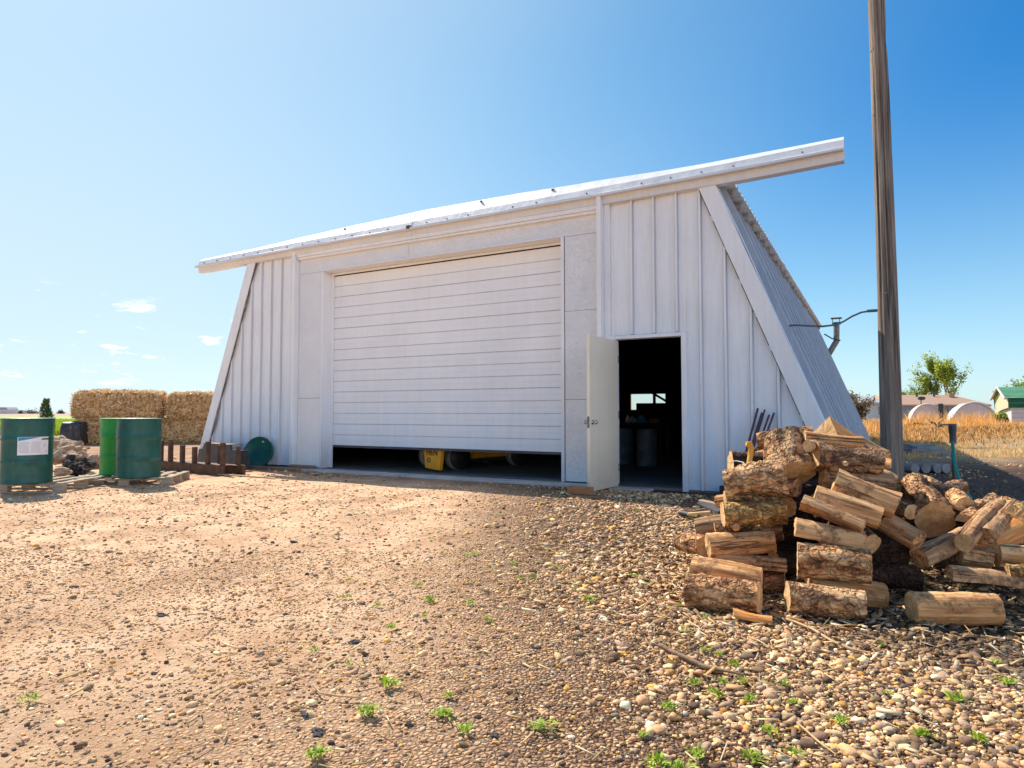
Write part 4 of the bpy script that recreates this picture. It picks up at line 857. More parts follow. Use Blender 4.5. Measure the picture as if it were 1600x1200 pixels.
# rubble rocks
def rock(nm, label, c, s, m, cat, group=None, rough=.35, sq=.75):
    sd = RND.random()*50; n1, n2 = 16, 10; vs = []
    for i in range(n2+1):
        for k in range(n1):
            a = 2*PI*k/n1; b2 = PI*i/n2-PI/2; u = Vector((math.cos(b2)*math.cos(a), math.cos(b2)*math.sin(a), math.sin(b2))); f = 1+rough*mnoise.fractal(u*1.3+Vector((sd,0,0)), .8, 2, 4)*1.6
            vs.append(tuple(Vector((u.x*s[0],u.y*s[1],u.z*s[2]))*f))
    mb = MB(); mb.add(vs, [(i*n1+k,i*n1+(k+1)%n1,(i+1)*n1+(k+1)%n1,(i+1)*n1+k) for i in range(n2) for k in range(n1)], m, False)
    o = mb.build(nm, loc=c); o.rotation_euler = (0,0,RND.uniform(0,6)); return tag(o, label, cat, group)
rr = [(90,693,14.5,.3,'big pale rubble block at the back left of the heap'),(108,700,13.5,.26,'pale rubble block topping the heap'),(86,712,12.3,.22,'rounded rubble block beside the labelled drum'),(118,715,12.6,.24,'tan rubble block in the middle of the heap'),(140,718,12.6,.2,'tan rubble block nearest the bright green drum'),(128,725,12.0,.15,'low tan rubble block at the front of the heap'),(100,735,11.0,.13,'small orange rubble block at the front foot of the heap'),(150,724,12.8,.16,'flat tan rubble block behind the bright green drum')]
for px, py, d, s, lb in rr:
    c = P(px,py,d); c.z = max(c.z-.02,s*.35); rock('rubble_block', lb, c, (s*1.0,s*.85,s*.55), M['rubble'], 'rubble', 'rubble blocks in the heap')
dk_ = [(112,722,11.9,.13),(122,728,11.6,.11),(132,722,11.9,.12),(118,735,11.2,.12),(105,728,11.6,.1),(142,728,11.7,.1),(128,735,11.2,.1)]
for px, py, d, s in dk_:
    c = P(px,py,d); c.z = max(c.z,s*.4); rock('charred_lump', 'charred black lump in the rubble heap between the drums', c, (s*.95,s*.8,s*.6), M['ash'], 'charcoal', 'charred lumps in the rubble heap', .6)
A_, B_ = P(88,693,17.2), P(128,694,17.0); plank('flat grey board lying between the rubble heap and the bales', Vector((A_.x,A_.y,.15)), Vector((B_.x,B_.y,.15)), .5, .06, 'greywood')
# asphalt lumps and odd pebbles
for px, py, s, lb in ((555,997,.05,'flat black asphalt lump on the gravel, furthest left and back'),(480,1103,.055,'broad black asphalt lump near the left bottom of the gravel'),(498,1130,.05,'black asphalt lump just below the broad one'),(280,1190,.05,'black asphalt lump at the bottom left edge'),(640,1122,.035,'small black asphalt lump in the lower middle of the gravel'),(772,1140,.03,'little black asphalt lump right of the small one'),(838,1010,.035,'dark asphalt lump near the centre of the gravel'),(1202,1150,.03,'dark asphalt lump at the bottom right of the gravel'),(253,958,.05,'long dark asphalt sliver on the sandy drive')):
    c = P(px,py,CH*F0/(py-645)); s *= .8; c.z = gh(c.x,c.y)+.002; rock('asphalt_lump', lb, c, (s*.72,s*.5,s*.26), M['asphalt'], 'asphalt', 'asphalt lumps in the gravel', .4)
# ------------------------------------------------------------------ hay bales
def bale(label, a_, b_, z0, hh, dep, m, nm='straw_bale', strands=7000):
    d = b_-a_; d.z = 0; L = d.length; t = thing(nm, label, 'bale', ((a_.x+b_.x)/2,(a_.y+b_.y)/2,z0), math.atan2(d.y,d.x), 'bales stacked two high')
    nX, nY, nZ = 48, 14, 18
    def surf(u, v, w):
        p_ = Vector((u,v,w)); q = Vector((abs(u)**10, abs(v)**6, abs(w)**6)); k = (q.x+q.y+q.z)**(1/7.0)
        return Vector((u*L/2, v*dep/2, w*hh/2))/max(k,1)
    V_, F_ = [], []
    def facegrid(fn, n1, n2):
        o = len(V_)
        for i in range(n1+1):
            for j in range(n2+1):
                s_ = surf(*fn(-1+2*i/n1, -1+2*j/n2)); nn_ = s_.normalized(); s_ = s_+nn_*(.035*mnoise.noise(s_*5+Vector((z0*9,L,0)))+.07*mnoise.noise(s_*1.6+Vector((L,z0,0)))); V_.append((s_.x,s_.y,s_.z+hh/2))
        for i in range(n1):
            for j in range(n2): F_.append((o+i*(n2+1)+j, o+(i+1)*(n2+1)+j, o+(i+1)*(n2+1)+j+1, o+i*(n2+1)+j+1))
    facegrid(lambda a,b:(a,-1,b), nX, nZ); facegrid(lambda a,b:(a,1,b), nX, nZ); facegrid(lambda a,b:(a,b,1), nX, nY); facegrid(lambda a,b:(a,b,-1), nX, nY); facegrid(lambda a,b:(-1,a,b), nY, nZ); facegrid(lambda a,b:(1,a,b), nY, nZ)
    mb = MB(); mb.add(V_, F_, m, True); mb.build('bale_body', t)
    if strands:
        idx = NR.randint(0, len(V_), strands); base = np.array(V_)[idx]+NR.normal(0,.03,(strands,3)); dr = NR.normal(0,1,(strands,3)); dr[:,2] *= .9; dr /= np.linalg.norm(dr,axis=1)[:,None]
        ln = NR.uniform(.06,.20,strands)[:,None]; sd_ = np.cross(dr, NR.normal(0,1,(strands,3))); sd_ /= np.linalg.norm(sd_,axis=1)[:,None]; w_ = NR.uniform(.006,.013,strands)[:,None]
        V4 = np.stack([base-dr*ln/2-sd_*w_, base-dr*ln/2+sd_*w_, base+dr*ln/2+sd_*w_, base+dr*ln/2-sd_*w_],1).reshape(-1,3)
        cc = NR.choice(4, strands, p=[.35,.35,.2,.1]); pal = np.array([(.68,.42,.18),(.86,.58,.26),(.94,.76,.46),(.30,.16,.07)]); cl_ = np.repeat(pal[cc]*NR.uniform(.7,1.15,(strands,1)),4,0)
        s_ = npmesh('loose_straw', V4, np.arange(strands*4).reshape(-1,4), M['straw'], cl_, parent=t); s_['kind'] = 'stuff'
    return t
M['bale'] = simple('packed_corn_straw', [(.34,(.14,.07,.028)),(.46,(.46,.27,.11)),(.58,(.70,.46,.22)),(.72,(.88,.68,.40))], 13, .9, (1,1,.8), .05, 22, detail=10)
M['wrap'] = simple('black_bale_wrap', [(.3,(.015,.014,.016)),(.62,(.05,.045,.045)),(.75,(.35,.30,.26))], 12, .5, (1,1,.5), .02, 14)
a0, a1, a2 = P(119,690,22.8), P(255,690,23.4), P(400,690,24.2)
bale('upper left bale of tan corn straw', a0, a1, .90, .92, 1.3, M['bale'])
bale('upper right bale of tan corn straw, partly hidden by the barn', P(263,690,23.5), a2, .88, .90, 1.3, M['bale'])
bale('lower left bale of tan corn straw behind the green drums', P(128,690,22.9), P(250,690,23.3), .0, .92, 1.35, M['bale'])
bale('lower right bale of tan corn straw beside the barn corner', P(252,690,23.6), a2, .0, .90, 1.3, M['bale'])
bale('low bale in torn black wrap at the left foot of the straw stack', P(103,690,22.2), P(138,690,22.3), .0, .80, 1.1, M['wrap'], 'wrapped_bale', 0)
# ------------------------------------------------------------------ stones
def ico(sub):
    t = (1+5**.5)/2; v = [(-1,t,0),(1,t,0),(-1,-t,0),(1,-t,0),(0,-1,t),(0,1,t),(0,-1,-t),(0,1,-t),(t,0,-1),(t,0,1),(-t,0,-1),(-t,0,1)]
    v = [Vector(p).normalized() for p in v]; f = [(0,11,5),(0,5,1),(0,1,7),(0,7,10),(0,10,11),(1,5,9),(5,11,4),(11,10,2),(10,7,6),(7,1,8),(3,9,4),(3,4,2),(3,2,6),(3,6,8),(3,8,9),(4,9,5),(2,4,11),(6,2,10),(8,6,7),(9,8,1)]
    for _ in range(sub):
        c = {}; nf = []
        def mid(a,b):
            k = (min(a,b),max(a,b))
            if k not in c: v.append(((v[a]+v[b])/2).normalized()); c[k] = len(v)-1
            return c[k]
        for a,b,d in f: x,y,z = mid(a,b),mid(b,d),mid(d,a); nf += [(a,x,z),(b,y,x),(d,z,y),(x,y,z)]
        f = nf
    return np.array([tuple(p) for p in v]), np.array(f)
PAL = np.array([(.74,.47,.24),(.86,.62,.35),(.60,.36,.19),(.46,.32,.22),(.84,.44,.10),(.16,.10,.07),(.90,.76,.55),(.70,.43,.29)])
def scatter(n, r, f, size, flat, sub, name, label=None, sink=.3):
    bv, bf = ico(sub); nv = len(bv); V_ = np.empty((n,nv,3), np.float32); variants = []
    for k in range(24):
        o = NR.uniform(0,50,3); variants.append(np.array([tuple(Vector(p)*(1+.42*mnoise.noise(Vector(p)*1.4+Vector(o))+.16*mnoise.noise(Vector(p)*3.5+Vector(o)))) for p in bv]))
    variants = np.array(variants); vi = NR.randint(0,24,n); sh = variants[vi]
    s3 = np.stack([size*NR.uniform(.85,1.45,n), size*NR.uniform(.7,1.0,n), size*flat*NR.uniform(.7,1.2,n)],1); sh = sh*s3[:,None,:]
    tilt = NR.normal(0,.28,n); ct, st = np.cos(tilt)[:,None], np.sin(tilt)[:,None]; x,z = sh[:,:,0]*ct-sh[:,:,2]*st, sh[:,:,0]*st+sh[:,:,2]*ct
    a = NR.uniform(0,2*PI,n); ca, sa = np.cos(a)[:,None], np.sin(a)[:,None]; X = x*ca-sh[:,:,1]*sa; Y = x*sa+sh[:,:,1]*ca
    wx = r*CY-f*SY; wy = r*SY+f*CY; gz = np.array([gh(p,q) for p,q in zip(wx,wy)])
    V_[:,:,0] = X+wx[:,None]; V_[:,:,1] = Y+wy[:,None]; V_[:,:,2] = z+(gz+s3[:,2]*(1-2*sink)*.8)[:,None]
    Fc = (bf[None]+np.arange(n)[:,None,None]*nv).reshape(-1,3)
    ci = NR.choice(8, n, p=[.25,.20,.16,.13,.06,.05,.06,.09]); col = PAL[ci]*np.where(NR.uniform(0,1,(n,1)) < .3, NR.uniform(.22,.6,(n,1)), NR.uniform(.6,1.35,(n,1)))*np.array([[1.02,.95,.85]]); dkm = np.clip(1.25-np.minimum(np.hypot(wx-2.3,wy-8.6)/3.6, np.hypot(wx-.75,wy-5.3)/1.7), 0, .25)*4; col = col*(1-.72*dkm[:,None]); col = np.repeat(col, nv, 0)  # stones darkened over the charcoal dirt and the painted pile shade
    o = npmesh(name, V_.reshape(-1,3), Fc, M['stone'], np.clip(col,0,1), smooth=False); o['kind'] = 'stuff'
    if label: o['label'] = label; o['category'] = 'gravel'
    return o
def gravel_mask(r, f):
    wx = r*CY-f*SY; wy = r*SY+f*CY
    nzv = np.array([mnoise.fractal(Vector((p*.55,q*.55,3)),1,2,4) for p,q in zip(wx,wy)])
    s = wx*.89+wy*.45+1.3*nzv
    return s, wx, wy, nzv
def sample(n, dmin, dmax, dens):
    f = np.sqrt(NR.uniform(dmin**2, dmax**2, n)); r = NR.uniform(-.92,.92,n)*f+NR.uniform(-.3,.3,n)
    s, wx, wy, nzv = gravel_mask(r, f); p = dens(s, wx, wy, nzv); k = (NR.uniform(0,1,n) < p) & ~((NR.uniform(0,1,n) < .8) & (np.hypot(wx-2.3, wy-8.6) < 4.4) & (wy > 5.4)) & ~((wy > FY-.32) & (wx > -13) & (wx < .4)); return r[k], f[k], s[k]
coarse = lambda s, x, y, z: np.clip((s+.55)/1.6, .0, 1)
r_, f_, s_ = sample(64000, 1.35, 4.6, lambda s,x,y,z: np.clip((s+1.3)/2.4,.08,1))
sz = np.exp(NR.normal(math.log(.0074), .50, len(r_))); sz = np.clip(sz, .004, .028)*np.where(s_ < -.3, .7, 1); scatter(len(r_), r_, f_, sz, .62, 1, 'gravel_stones', 'loose rounded tan and grey gravel covering the front of the yard')
r_, f_, s_ = sample(80000, 1.35, 5.2, lambda s,x,y,z: np.clip((s+1.4)/2.2,.42,1)); scatter(len(r_), r_, f_, np.exp(NR.normal(math.log(.0052),.35,len(r_))), .6, 0, 'fine_gravel', 'fine pebbles filling in between the larger gravel near the camera')
r_, f_, s_ = sample(95000, 4.6, 9.8, lambda s,x,y,z: np.clip((s+1.0)/2.2,.2,1)); sz = np.clip(np.exp(NR.normal(math.log(.0105),.45,len(r_))),.006,.04)*np.where(s_ < 0, .75, 1); scatter(len(r_), r_, f_, sz, .6, 0, 'far_gravel', 'loose gravel spread from mid yard up to the barn wall')
r_, f_, s_ = sample(16000, 9.8, 16, lambda s,x,y,z: np.clip(.25+z,.05,.7)); scatter(len(r_), r_, f_, np.exp(NR.normal(math.log(.016),.4,len(r_))), .6, 0, 'drive_gravel', 'scattered stones on the sandy drive around the drums')
# ------------------------------------------------------------------ weeds
def leafmesh(name, L, parent=None, mat='leaf'):      # L: list of (base, dir, length, width, colour, droop)
    V_, F_, C_ = [], [], []
    for b, d, ln, w, c, dr in L:
        d = d.normalized(); s = d.cross(Vector((RND.uniform(-.3,.3),RND.uniform(-.3,.3),1))).normalized()*w; m_ = b+d*ln*.55; t = b+d*ln+Vector((0,0,-dr*ln)); o = len(V_)
        V_ += [tuple(b-s*.3), tuple(b+s*.3), tuple(m_+s), tuple(m_-s), tuple(t+s*.15), tuple(t-s*.15)]; F_ += [(o,o+1,o+2,o+3),(o+3,o+2,o+4,o+5)]; C_ += [c]*6
    return npmesh(name, V_, F_, M[mat], np.array(C_), parent=parent)
def tuft(seed, n=26, s=.045):
    rg = random.Random(seed); L = []
    for i in range(n):
        a = rg.uniform(0,2*PI); el = rg.uniform(.25,1.3); c0 = Vector((rg.gauss(0,.3)*s, rg.gauss(0,.3)*s, .004))
        k = rg.uniform(.6,1.15); L.append((c0, Vector((math.cos(a)*math.cos(el), math.sin(a)*math.cos(el), math.sin(el))), s*rg.uniform(.5,1.1), s*rg.uniform(.07,.14), (.36*k,.50*k,.04*k), .25))
    return L
protos = []
for k in range(5): o = leafmesh('weed_sprout', tuft(k, 26+6*k)); protos.append(o)
W = [(50,1091,1.3),(655,915,1.5),(741,867,1.2),(730,869,1.0),(803,882,1.0),(805,892,.8),(920,939,1.4),(607,1067,1.5),(612,980,1.1),(573,1108,1.5),(545,905,1.1),(537,931,.8),(547,931,.7),(590,945,.8),(673,940,1.1),(668,936,.9),(662,964,.8),(735,946,1.0),(767,974,.8),(760,971,.8),(492,1013,.9),(544,1034,.9),(727,1138,1.2),(694,1112,1.3),(493,1170,1.3),(845,1133,1.6),(690,866,.7),(672,842,.9),(688,832,.8),(733,843,.8),(845,850,.7),(873,843,.7),(874,892,.8),(814,905,.8),(835,904,.8),(865,885,.9),(898,920,.8),(988,900,1.0),(964,838,.7),(1012,910,.8),(1030,927,.7),(1062,946,1.0),(1103,965,.9),(1072,985,.9),(1086,1063,1.3),(1100,1012,.9),(1148,1035,1.1),(1122,1020,.8),(1160,1059,.9),(1130,1060,1.0),(1200,1135,1.3),(1027,1190,1.7),(1090,1172,1.4),(1118,1080,1.2),(1172,1088,1.0),(1240,1090,1.0),(1376,1006,.9),(1314,1120,1.1),(1225,1065,.9),(1043,1103,1.1),(1384,1078,.9),(1495,1090,1.3),(1555,1030,1.0),(1440,1140,1.1),(1177,1176,1.2),(1060,1195,1.5),(1242,1167,1.1),(1005,1145,1.0),(845,787,1.2),(996,800,1.0),(775,806,.8),(92,762,1.6),(1575,1060,1.2),(1530,1150,1.2),(700,1085,.8),(790,955,.7)]
used = set()
for i, (px, py, s) in enumerate(W):
    k = i % 5; o = protos[k] if k not in used else protos[k].copy()
    if k in used: COL.objects.link(o)
    used.add(k); c = P(px,py,CH*F0/(py-645)); o.location = (c.x,c.y,gh(c.x,c.y)+.012); o.scale = (s*RND.uniform(.5,.8),s*RND.uniform(.5,.8),s*RND.uniform(.4,.8)); o.rotation_euler = (0,0,RND.uniform(0,6)); tag(o, 'small bright green weed sprouting from the gravel yard', 'weed', 'green weeds dotting the gravel')
tag(protos[0], 'lone bright green weed at the bottom left of the sandy drive', 'weed'); tag(protos[1], 'dark leafed weed with an upright stem left of centre in the gravel', 'weed')
# ------------------------------------------------------------------ grasses
def blades(name, n, rf, hmin, hmax, w, pal, lean=.25, label=None, cat=None, mat='blade'):
    r, f = rf(n); n = len(r); wx = r*CY-f*SY; wy = r*SY+f*CY; z0 = np.array([gh(a,b) for a,b in zip(wx,wy)])
    h_ = NR.uniform(hmin,hmax,n); a = NR.uniform(0,2*PI,n); ln = NR.normal(0,lean,n)*h_; wd = w*NR.uniform(.6,1.3,n)
    b = np.stack([wx,wy,z0],1); side = np.stack([np.cos(a),np.sin(a),np.zeros(n)],1)*wd[:,None]; ldir = np.stack([np.cos(a*3.3),np.sin(a*3.3),np.zeros(n)],1)*ln[:,None]
    m_ = b+ldir*.35+np.stack([0*h_,0*h_,h_*.6],1); t = b+ldir+np.stack([0*h_,0*h_,h_],1)
    V_ = np.stack([b-side,b+side,m_+side*.8,m_-side*.8,t+side*.15,t-side*.15],1).reshape(-1,3); o = np.arange(n)[:,None]*6
    F_ = np.stack([o+np.array([0,1,2,3]), o+np.array([3,2,4,5])],1).reshape(-1,4); pal = np.array(pal); c = pal[NR.randint(0,len(pal),n)]*NR.uniform(.7,1.15,(n,1))
    ob = npmesh(name, V_, F_, M[mat], np.repeat(c,6,0)); ob['kind'] = 'stuff'
    if label: ob['label'] = label; ob['category'] = cat
    return ob
def clumpy(fmin, fmax, u0, u1, thr, sc_=.35, seed=0):
    def fn(n):
        f = NR.uniform(fmin,fmax,n); r = NR.uniform(u0,u1,n)*f; wx = r*CY-f*SY; wy = r*SY+f*CY
        v = np.array([mnoise.noise(Vector((p*sc_,q*sc_,seed))) for p,q in zip(wx,wy)]); k = (v > thr) & ~((r/f > .655) & (f < 24.5) & (NR.uniform(0,1,n) < .6)); return r[k], f[k]
    return fn
STRAW = [(.92,.46,.11),(.95,.58,.18),(.80,.38,.09),(.96,.74,.40),(.92,.52,.14)]
blades('dry_tall_grass', 30000, clumpy(29,41,.53,.95,-.10,.3), .28, .80, .014, STRAW, .3, 'tall dry orange grass in front of the far sheds', 'dry grass')
blades('dry_short_grass', 26000, clumpy(15.5,31,.50,1.0,-.25,.6,4), .03, .13, .008, STRAW+[(.40,.42,.10),(.6,.4,.2)], .5, 'short straw coloured grass beyond the timber pole', 'dry grass')
blades('tall_grass_clumps', 7000, clumpy(31,39,.60,.78,.22,.9,17), .7, 1.25, .013, STRAW, .35, 'tallest clumps of dry orange grass around the hoop shelters', 'dry grass')
blades('green_turf', 9000, clumpy(24,30,.60,.95,.12,.25,9), .06, .2, .012, [(.20,.32,.04),(.30,.40,.06),(.5,.45,.12)], .5, 'patches of greener grass among the dry grass', 'grass')
blades('field_crop', 26000, clumpy(31,62,-.86,-.44,-.6,.3,2), .35, .62, .03, [(.30,.46,.02),(.40,.52,.03),(.50,.50,.06)], .3, 'yellow green crop growing behind the straw bales', 'crop')
blades('mound_straw', 16000, (lambda n: (NR.normal(16.6,2.6,n), NR.normal(23.2,1.3,n))), .03, .16, .012, STRAW+[(.35,.2,.09),(.2,.11,.05),(.28,.16,.07)], .9, 'broken straw covering the low dirt mound', 'straw')
# chips of bark and wood round the pile, and dry slivers over the gravel
def slivers(name, n, cr, cf, sr, sf, lmin, lmax, w, pal, label, cat):
    r = NR.normal(cr,sr,n); f = np.clip(NR.normal(cf,sf,n), 1.5, 30); wx = r*CY-f*SY; wy = r*SY+f*CY; z = np.array([gh(a,b) for a,b in zip(wx,wy)])+NR.uniform(.008,.024,n)
    a = NR.uniform(0,2*PI,n); L_ = NR.uniform(lmin,lmax,n); W_ = w*NR.uniform(.4,1.6,n); tl = NR.normal(0,.12,n)*L_; c = np.stack([wx,wy,z],1)
    d = np.stack([np.cos(a)*L_/2,np.sin(a)*L_/2,tl],1); p = np.stack([-np.sin(a)*W_/2,np.cos(a)*W_/2,NR.normal(0,.3,n)*W_],1); h_ = np.array([[0,0,.004]])
    V_ = np.stack([c-d-p*.6,c-d*.9+p,c+d+p*.5,c+d*.8-p],1).reshape(-1,3); V2 = V_+h_; V3 = np.concatenate([V_.reshape(n,4,3),V2.reshape(n,4,3)],1).reshape(-1,3)
    q = np.array([(0,3,2,1),(4,5,6,7),(0,1,5,4),(1,2,6,5),(2,3,7,6),(3,0,4,7)]); F_ = (q[None]+np.arange(n)[:,None,None]*8).reshape(-1,4); pal = np.array(pal); cl = pal[NR.randint(0,len(pal),n)]*NR.uniform(.6,1.15,(n,1))
    o = npmesh(name, V3, F_, M['straw'], np.repeat(cl,8,0)); o['kind'] = 'stuff'; o['label'] = label; o['category'] = cat
CH_ = [(.62,.36,.15),(.80,.54,.28),(.34,.19,.09),(.90,.70,.44),(.22,.12,.06)]
slivers('wood_chips', 1500, 1.25, 4.3, .35, .75, .015, .075, .014, CH_, 'wood chips and bark crumbs littering the gravel left of the log pile', 'wood chips')
slivers('bark_litter', 1800, 2.3, 3.9, .8, .5, .015, .09, .015, CH_, 'bark litter fallen between and in front of the logs', 'bark litter')
slivers('dry_straw_litter', 1600, .4, 3.6, 1.6, 1.6, .02, .09, .0035, [(.85,.66,.36),(.66,.46,.22)], 'thin dry straw scattered over the yard gravel', 'straw')
# field sheets
def sheet(name, pts, z, m):
    mb = MB(); mb.add([(*CW(r,f).xy, z) for r, f in pts], [tuple(range(len(pts)))], m); o = mb.build(name); o['kind'] = 'structure'
M['crop'] = simple('green_crop_ground', [(.35,(.20,.32,.02)),(.6,(.34,.42,.04))], .4, .9, bd=0); M['plough'] = simple('ploughed_soil', [(.35,(.34,.21,.14)),(.6,(.47,.32,.22))], .03, .95, bd=0)
sheet('green_field', [(-260,31),(-9.5,31),(-60,230),(-320,230)], .004, M['crop']); sheet('ploughed_field', [(-320,231),(-60,231),(-300,1500),(-1600,1500)], .008, M['plough'])
# ------------------------------------------------------------------ trees
def limb_tree(name, label, base, H, spread, leafn, leafs, pal, seed, trunk=.16, levels=3, group=None, lo=.25, dense=1.0, mat='leaf', cat='tree'):
    rg = random.Random(seed); t = thing(name, label, cat, base, 0, group); mb = MB(); tips = []
    def br(p, d, ln, r, lv):
        pts = [p]; q = p
        for k in range(5):
            d = (d+Vector((rg.gauss(0,.13),rg.gauss(0,.13),.05))).normalized(); q = q+d*ln/5; pts.append(q)
            if lv <= 1 or k > 2: tips.append((q, lv))
        mb.tube(pts, [r*(1-.13*k) for k in range(6)], M['greywood'], 7, caps=False)
        if lv > 0:
            for k in range(rg.randint(3,4)):
                a = rg.uniform(0,2*PI); s = pts[rg.choice([2,3,4,5])]; nd = (d+Vector((math.cos(a),math.sin(a),rg.uniform(-.05,.35)))*spread).normalized(); br(s, nd, ln*rg.uniform(.6,.8), r*.5, lv-1)
    for k in range(3): br(Vector((rg.uniform(-.1,.1),rg.uniform(-.1,.1),0)), Vector((rg.uniform(-.4,.4)*spread,rg.uniform(-.4,.4)*spread,1)).normalized(), H*.42, trunk, levels)
    mb.build('trunk', t); L = []
    tips2 = [q for q,l in tips if q.z > H*lo]
    for i in range(leafn):
        q = rg.choice(tips2)+Vector((rg.gauss(0,1),rg.gauss(0,1),rg.gauss(0,.8)))*H*.028; c = rg.choice(pal); k = rg.uniform(.6,1.2)
        L.append((q, Vector((rg.gauss(0,1),rg.gauss(0,1),rg.gauss(0,.7))), leafs*rg.uniform(.6,1.4), leafs*rg.uniform(.25,.5), tuple(x*k for x in c), .2))
    leafmesh('crown', L, t, mat); return t
GRN = [(.40,.50,.05),(.50,.58,.08),(.26,.38,.04),(.58,.60,.12)]
b = P(1476,660,100); b.z = 0; limb_tree('leafing_tree', 'large airy spring tree behind the brown roofed house', b, 10.2, .50, 7000, .30, GRN+[(.46,.52,.08)], 4, .20)
b = P(1414,660,100); b.z = 0; limb_tree('leafing_tree', 'small rounded yellow green tree left of the large airy one', b, 5.2, .8, 3000, .22, [(.38,.44,.04),(.30,.38,.03)], 5, .12)
b = P(1442,660,104); b.z = 0; limb_tree('leafing_tree', 'bushy green tree low on the left side of the large airy one', b, 6.0, .9, 3000, .24, [(.30,.40,.04),(.22,.32,.03)], 8, .12)
b = P(1604,660,60); b.z = 0; limb_tree('leafing_tree', 'green tree rising behind the green roofed shed at the right edge', b, 5.4, .8, 3000, .2, [(.20,.32,.04),(.30,.40,.06)], 13, .12)
b = P(1336,660,33); b.z = 0; limb_tree('plum_bush', 'reddish leafed bush at the back corner of the barn', b, 2.35, .9, 3500, .10, [(.16,.10,.05),(.30,.20,.08),(.09,.05,.03),(.38,.30,.16)], 21, .05, lo=.12, cat='bush')
b = P(1567,670,33); b.z = 0; limb_tree('young_tree', 'small bright green sapling in front of the green roofed shed', b, 1.35, .7, 1600, .09, [(.24,.42,.04),(.34,.5,.08)], 31, .03, lo=.45, levels=2)
# juniper seedling
jb = P(72,655,18); jt = thing('juniper', 'dark green juniper seedling behind the labelled drum', 'shrub', (jb.x,jb.y,0)); mb = MB(); mb.tube([(0,0,0),(0,0,1.35)], [.03,.008], M['greywood'], 6); mb.build('trunk', jt)
L = []
for i in range(1800):
    z = RND.uniform(.12,1.42); w = .34*(1-z/1.5)**.8; a = RND.uniform(0,2*PI); q = Vector((math.cos(a)*w*RND.random()**.5+.05*math.sin(z*9), math.sin(a)*w*RND.random()**.5, z)); k = RND.uniform(.5,1.2)
    L.append((q, Vector((math.cos(a)*.6,math.sin(a)*.6,1)), .09, .012, (.07*k,.15*k,.05*k), 0))
leafmesh('crown', L, jt)
# ------------------------------------------------------------------ distant buildings
def wallmat(name, a, b_, s=3): return simple(name, [(.3,a),(.7,b_)], s, .85, bd=.002)
M['tanwall'] = wallmat('tan_house_wall', (.30,.27,.19), (.36,.32,.24)); M['shingle'] = wallmat('brown_shingles', (.34,.20,.13), (.44,.28,.19), 9); M['greywall'] = wallmat('blue_grey_siding', (.40,.43,.45), (.48,.50,.52)); M['greyroof'] = wallmat('grey_shingles', (.30,.29,.29), (.40,.385,.38), 9)
M['greenroof'] = wallmat('pale_green_roof_sheet', (.10,.30,.16), (.16,.38,.22)); M['greenwall'] = wallmat('dark_green_sheet', (.006,.09,.05), (.012,.13,.07)); M['whitewall'] = wallmat('off_white_sheet', (.52,.51,.48), (.62,.61,.58)); M['tarp'] = wallmat('white_tarp', (.56,.53,.52), (.72,.69,.67), 2); M['win'] = simple('dark_window_pane', [(.3,(.05,.08,.11)),(.7,(.12,.17,.2))], 3, .1, bd=0); M['gable'] = wallmat('cream_gable_boards', (.50,.44,.27), (.60,.54,.36))
def house(name, label, x0, x1, d, ywt, yrt, wm, rm, dep=9, hip=1.2, dd=0):
    a, b_ = P(x0,ywt,d), P(x1,ywt,d+dd); zt_ = a.z; zr_ = P(x0,yrt,d+dep/2).z; a.z = b_.z = 0; v = b_-a; L = v.length; t = thing(name, label, 'house', a, math.atan2(v.y,v.x))
    mb = MB(); mb.box((.5,.4,-.2),(L-.5,dep,zt_), wm); mb.build('wall', t)
    mb = MB(); e = .0; mb.add([(e,-.2,zt_-.05),(L,-.2,zt_-.05),(L,dep+.4,zt_-.05),(0,dep+.4,zt_-.05),(hip,dep/2,zr_),(L-hip,dep/2,zr_),(e,-.2,zt_-.25),(L,-.2,zt_-.25)], [(0,1,5,4),(1,2,5),(2,3,4,5),(3,0,4),(6,7,1,0)], rm); r = mb.build('roof', t)
    return t, r, L, zt_, zr_
t, rf_, L, zt_, zr_ = house('ranch_house', 'long low house with a brown shingle roof behind the dry grass', 1395, 1547, 72, 631.5, 617, M['tanwall'], M['shingle'])
mb = MB(); mb.box((1.1,.33,1.0),(2.2,.398,2.0), M['win']); mb.build('window', t); mb = MB(); mb.box((6.3,.33,1.0),(7.6,.398,1.9), M['win']); mb.build('window', t)
for u in (4.9,6.9): mb = MB(); mb.tube([(u,3.6,zt_),(u,3.6,zr_+.25)], .12, M['darksteel'], 8); mb.build('roof_vent', rf_)
mb = MB(); mb.box((8.4,3.2,zr_-.4),(9.0,3.8,zr_+.12), M['shingle']); mb.build('chimney', rf_)
t2, rf2, L2, z2, r2 = house('grey_house', 'blue grey house with a low gable left of the timber pole', 1342, 1396, 66, 628, 617.5, M['greywall'], M['greyroof'], 8, 1.9)
mb = MB(); mb.box((2.2,.33,.9),(3.0,.398,1.7), M['win']); mb.build('window', t2)
dsh = P(1439,622,58); ds = thing('satellite_dish', 'dark round satellite dish in front of the brown roof', 'dish', (dsh.x,dsh.y,0)); mb = MB(); mb.tube([(0,0,0),(0,0,dsh.z)], .04, M['darksteel'], 6); mb.build('mast', ds)
mb = MB(); mb.lathe([(.002,0),(.2,.03),(.36,.1)], M['darksteel'], 20, caps=False); mb.build('reflector', ds, mat4=Matrix.Translation((0,0,dsh.z)) @ Matrix.Rotation(YAW,4,'Z') @ Matrix.Rotation(1.9,4,'X') @ Matrix.Diagonal((1,.5,1,1)))
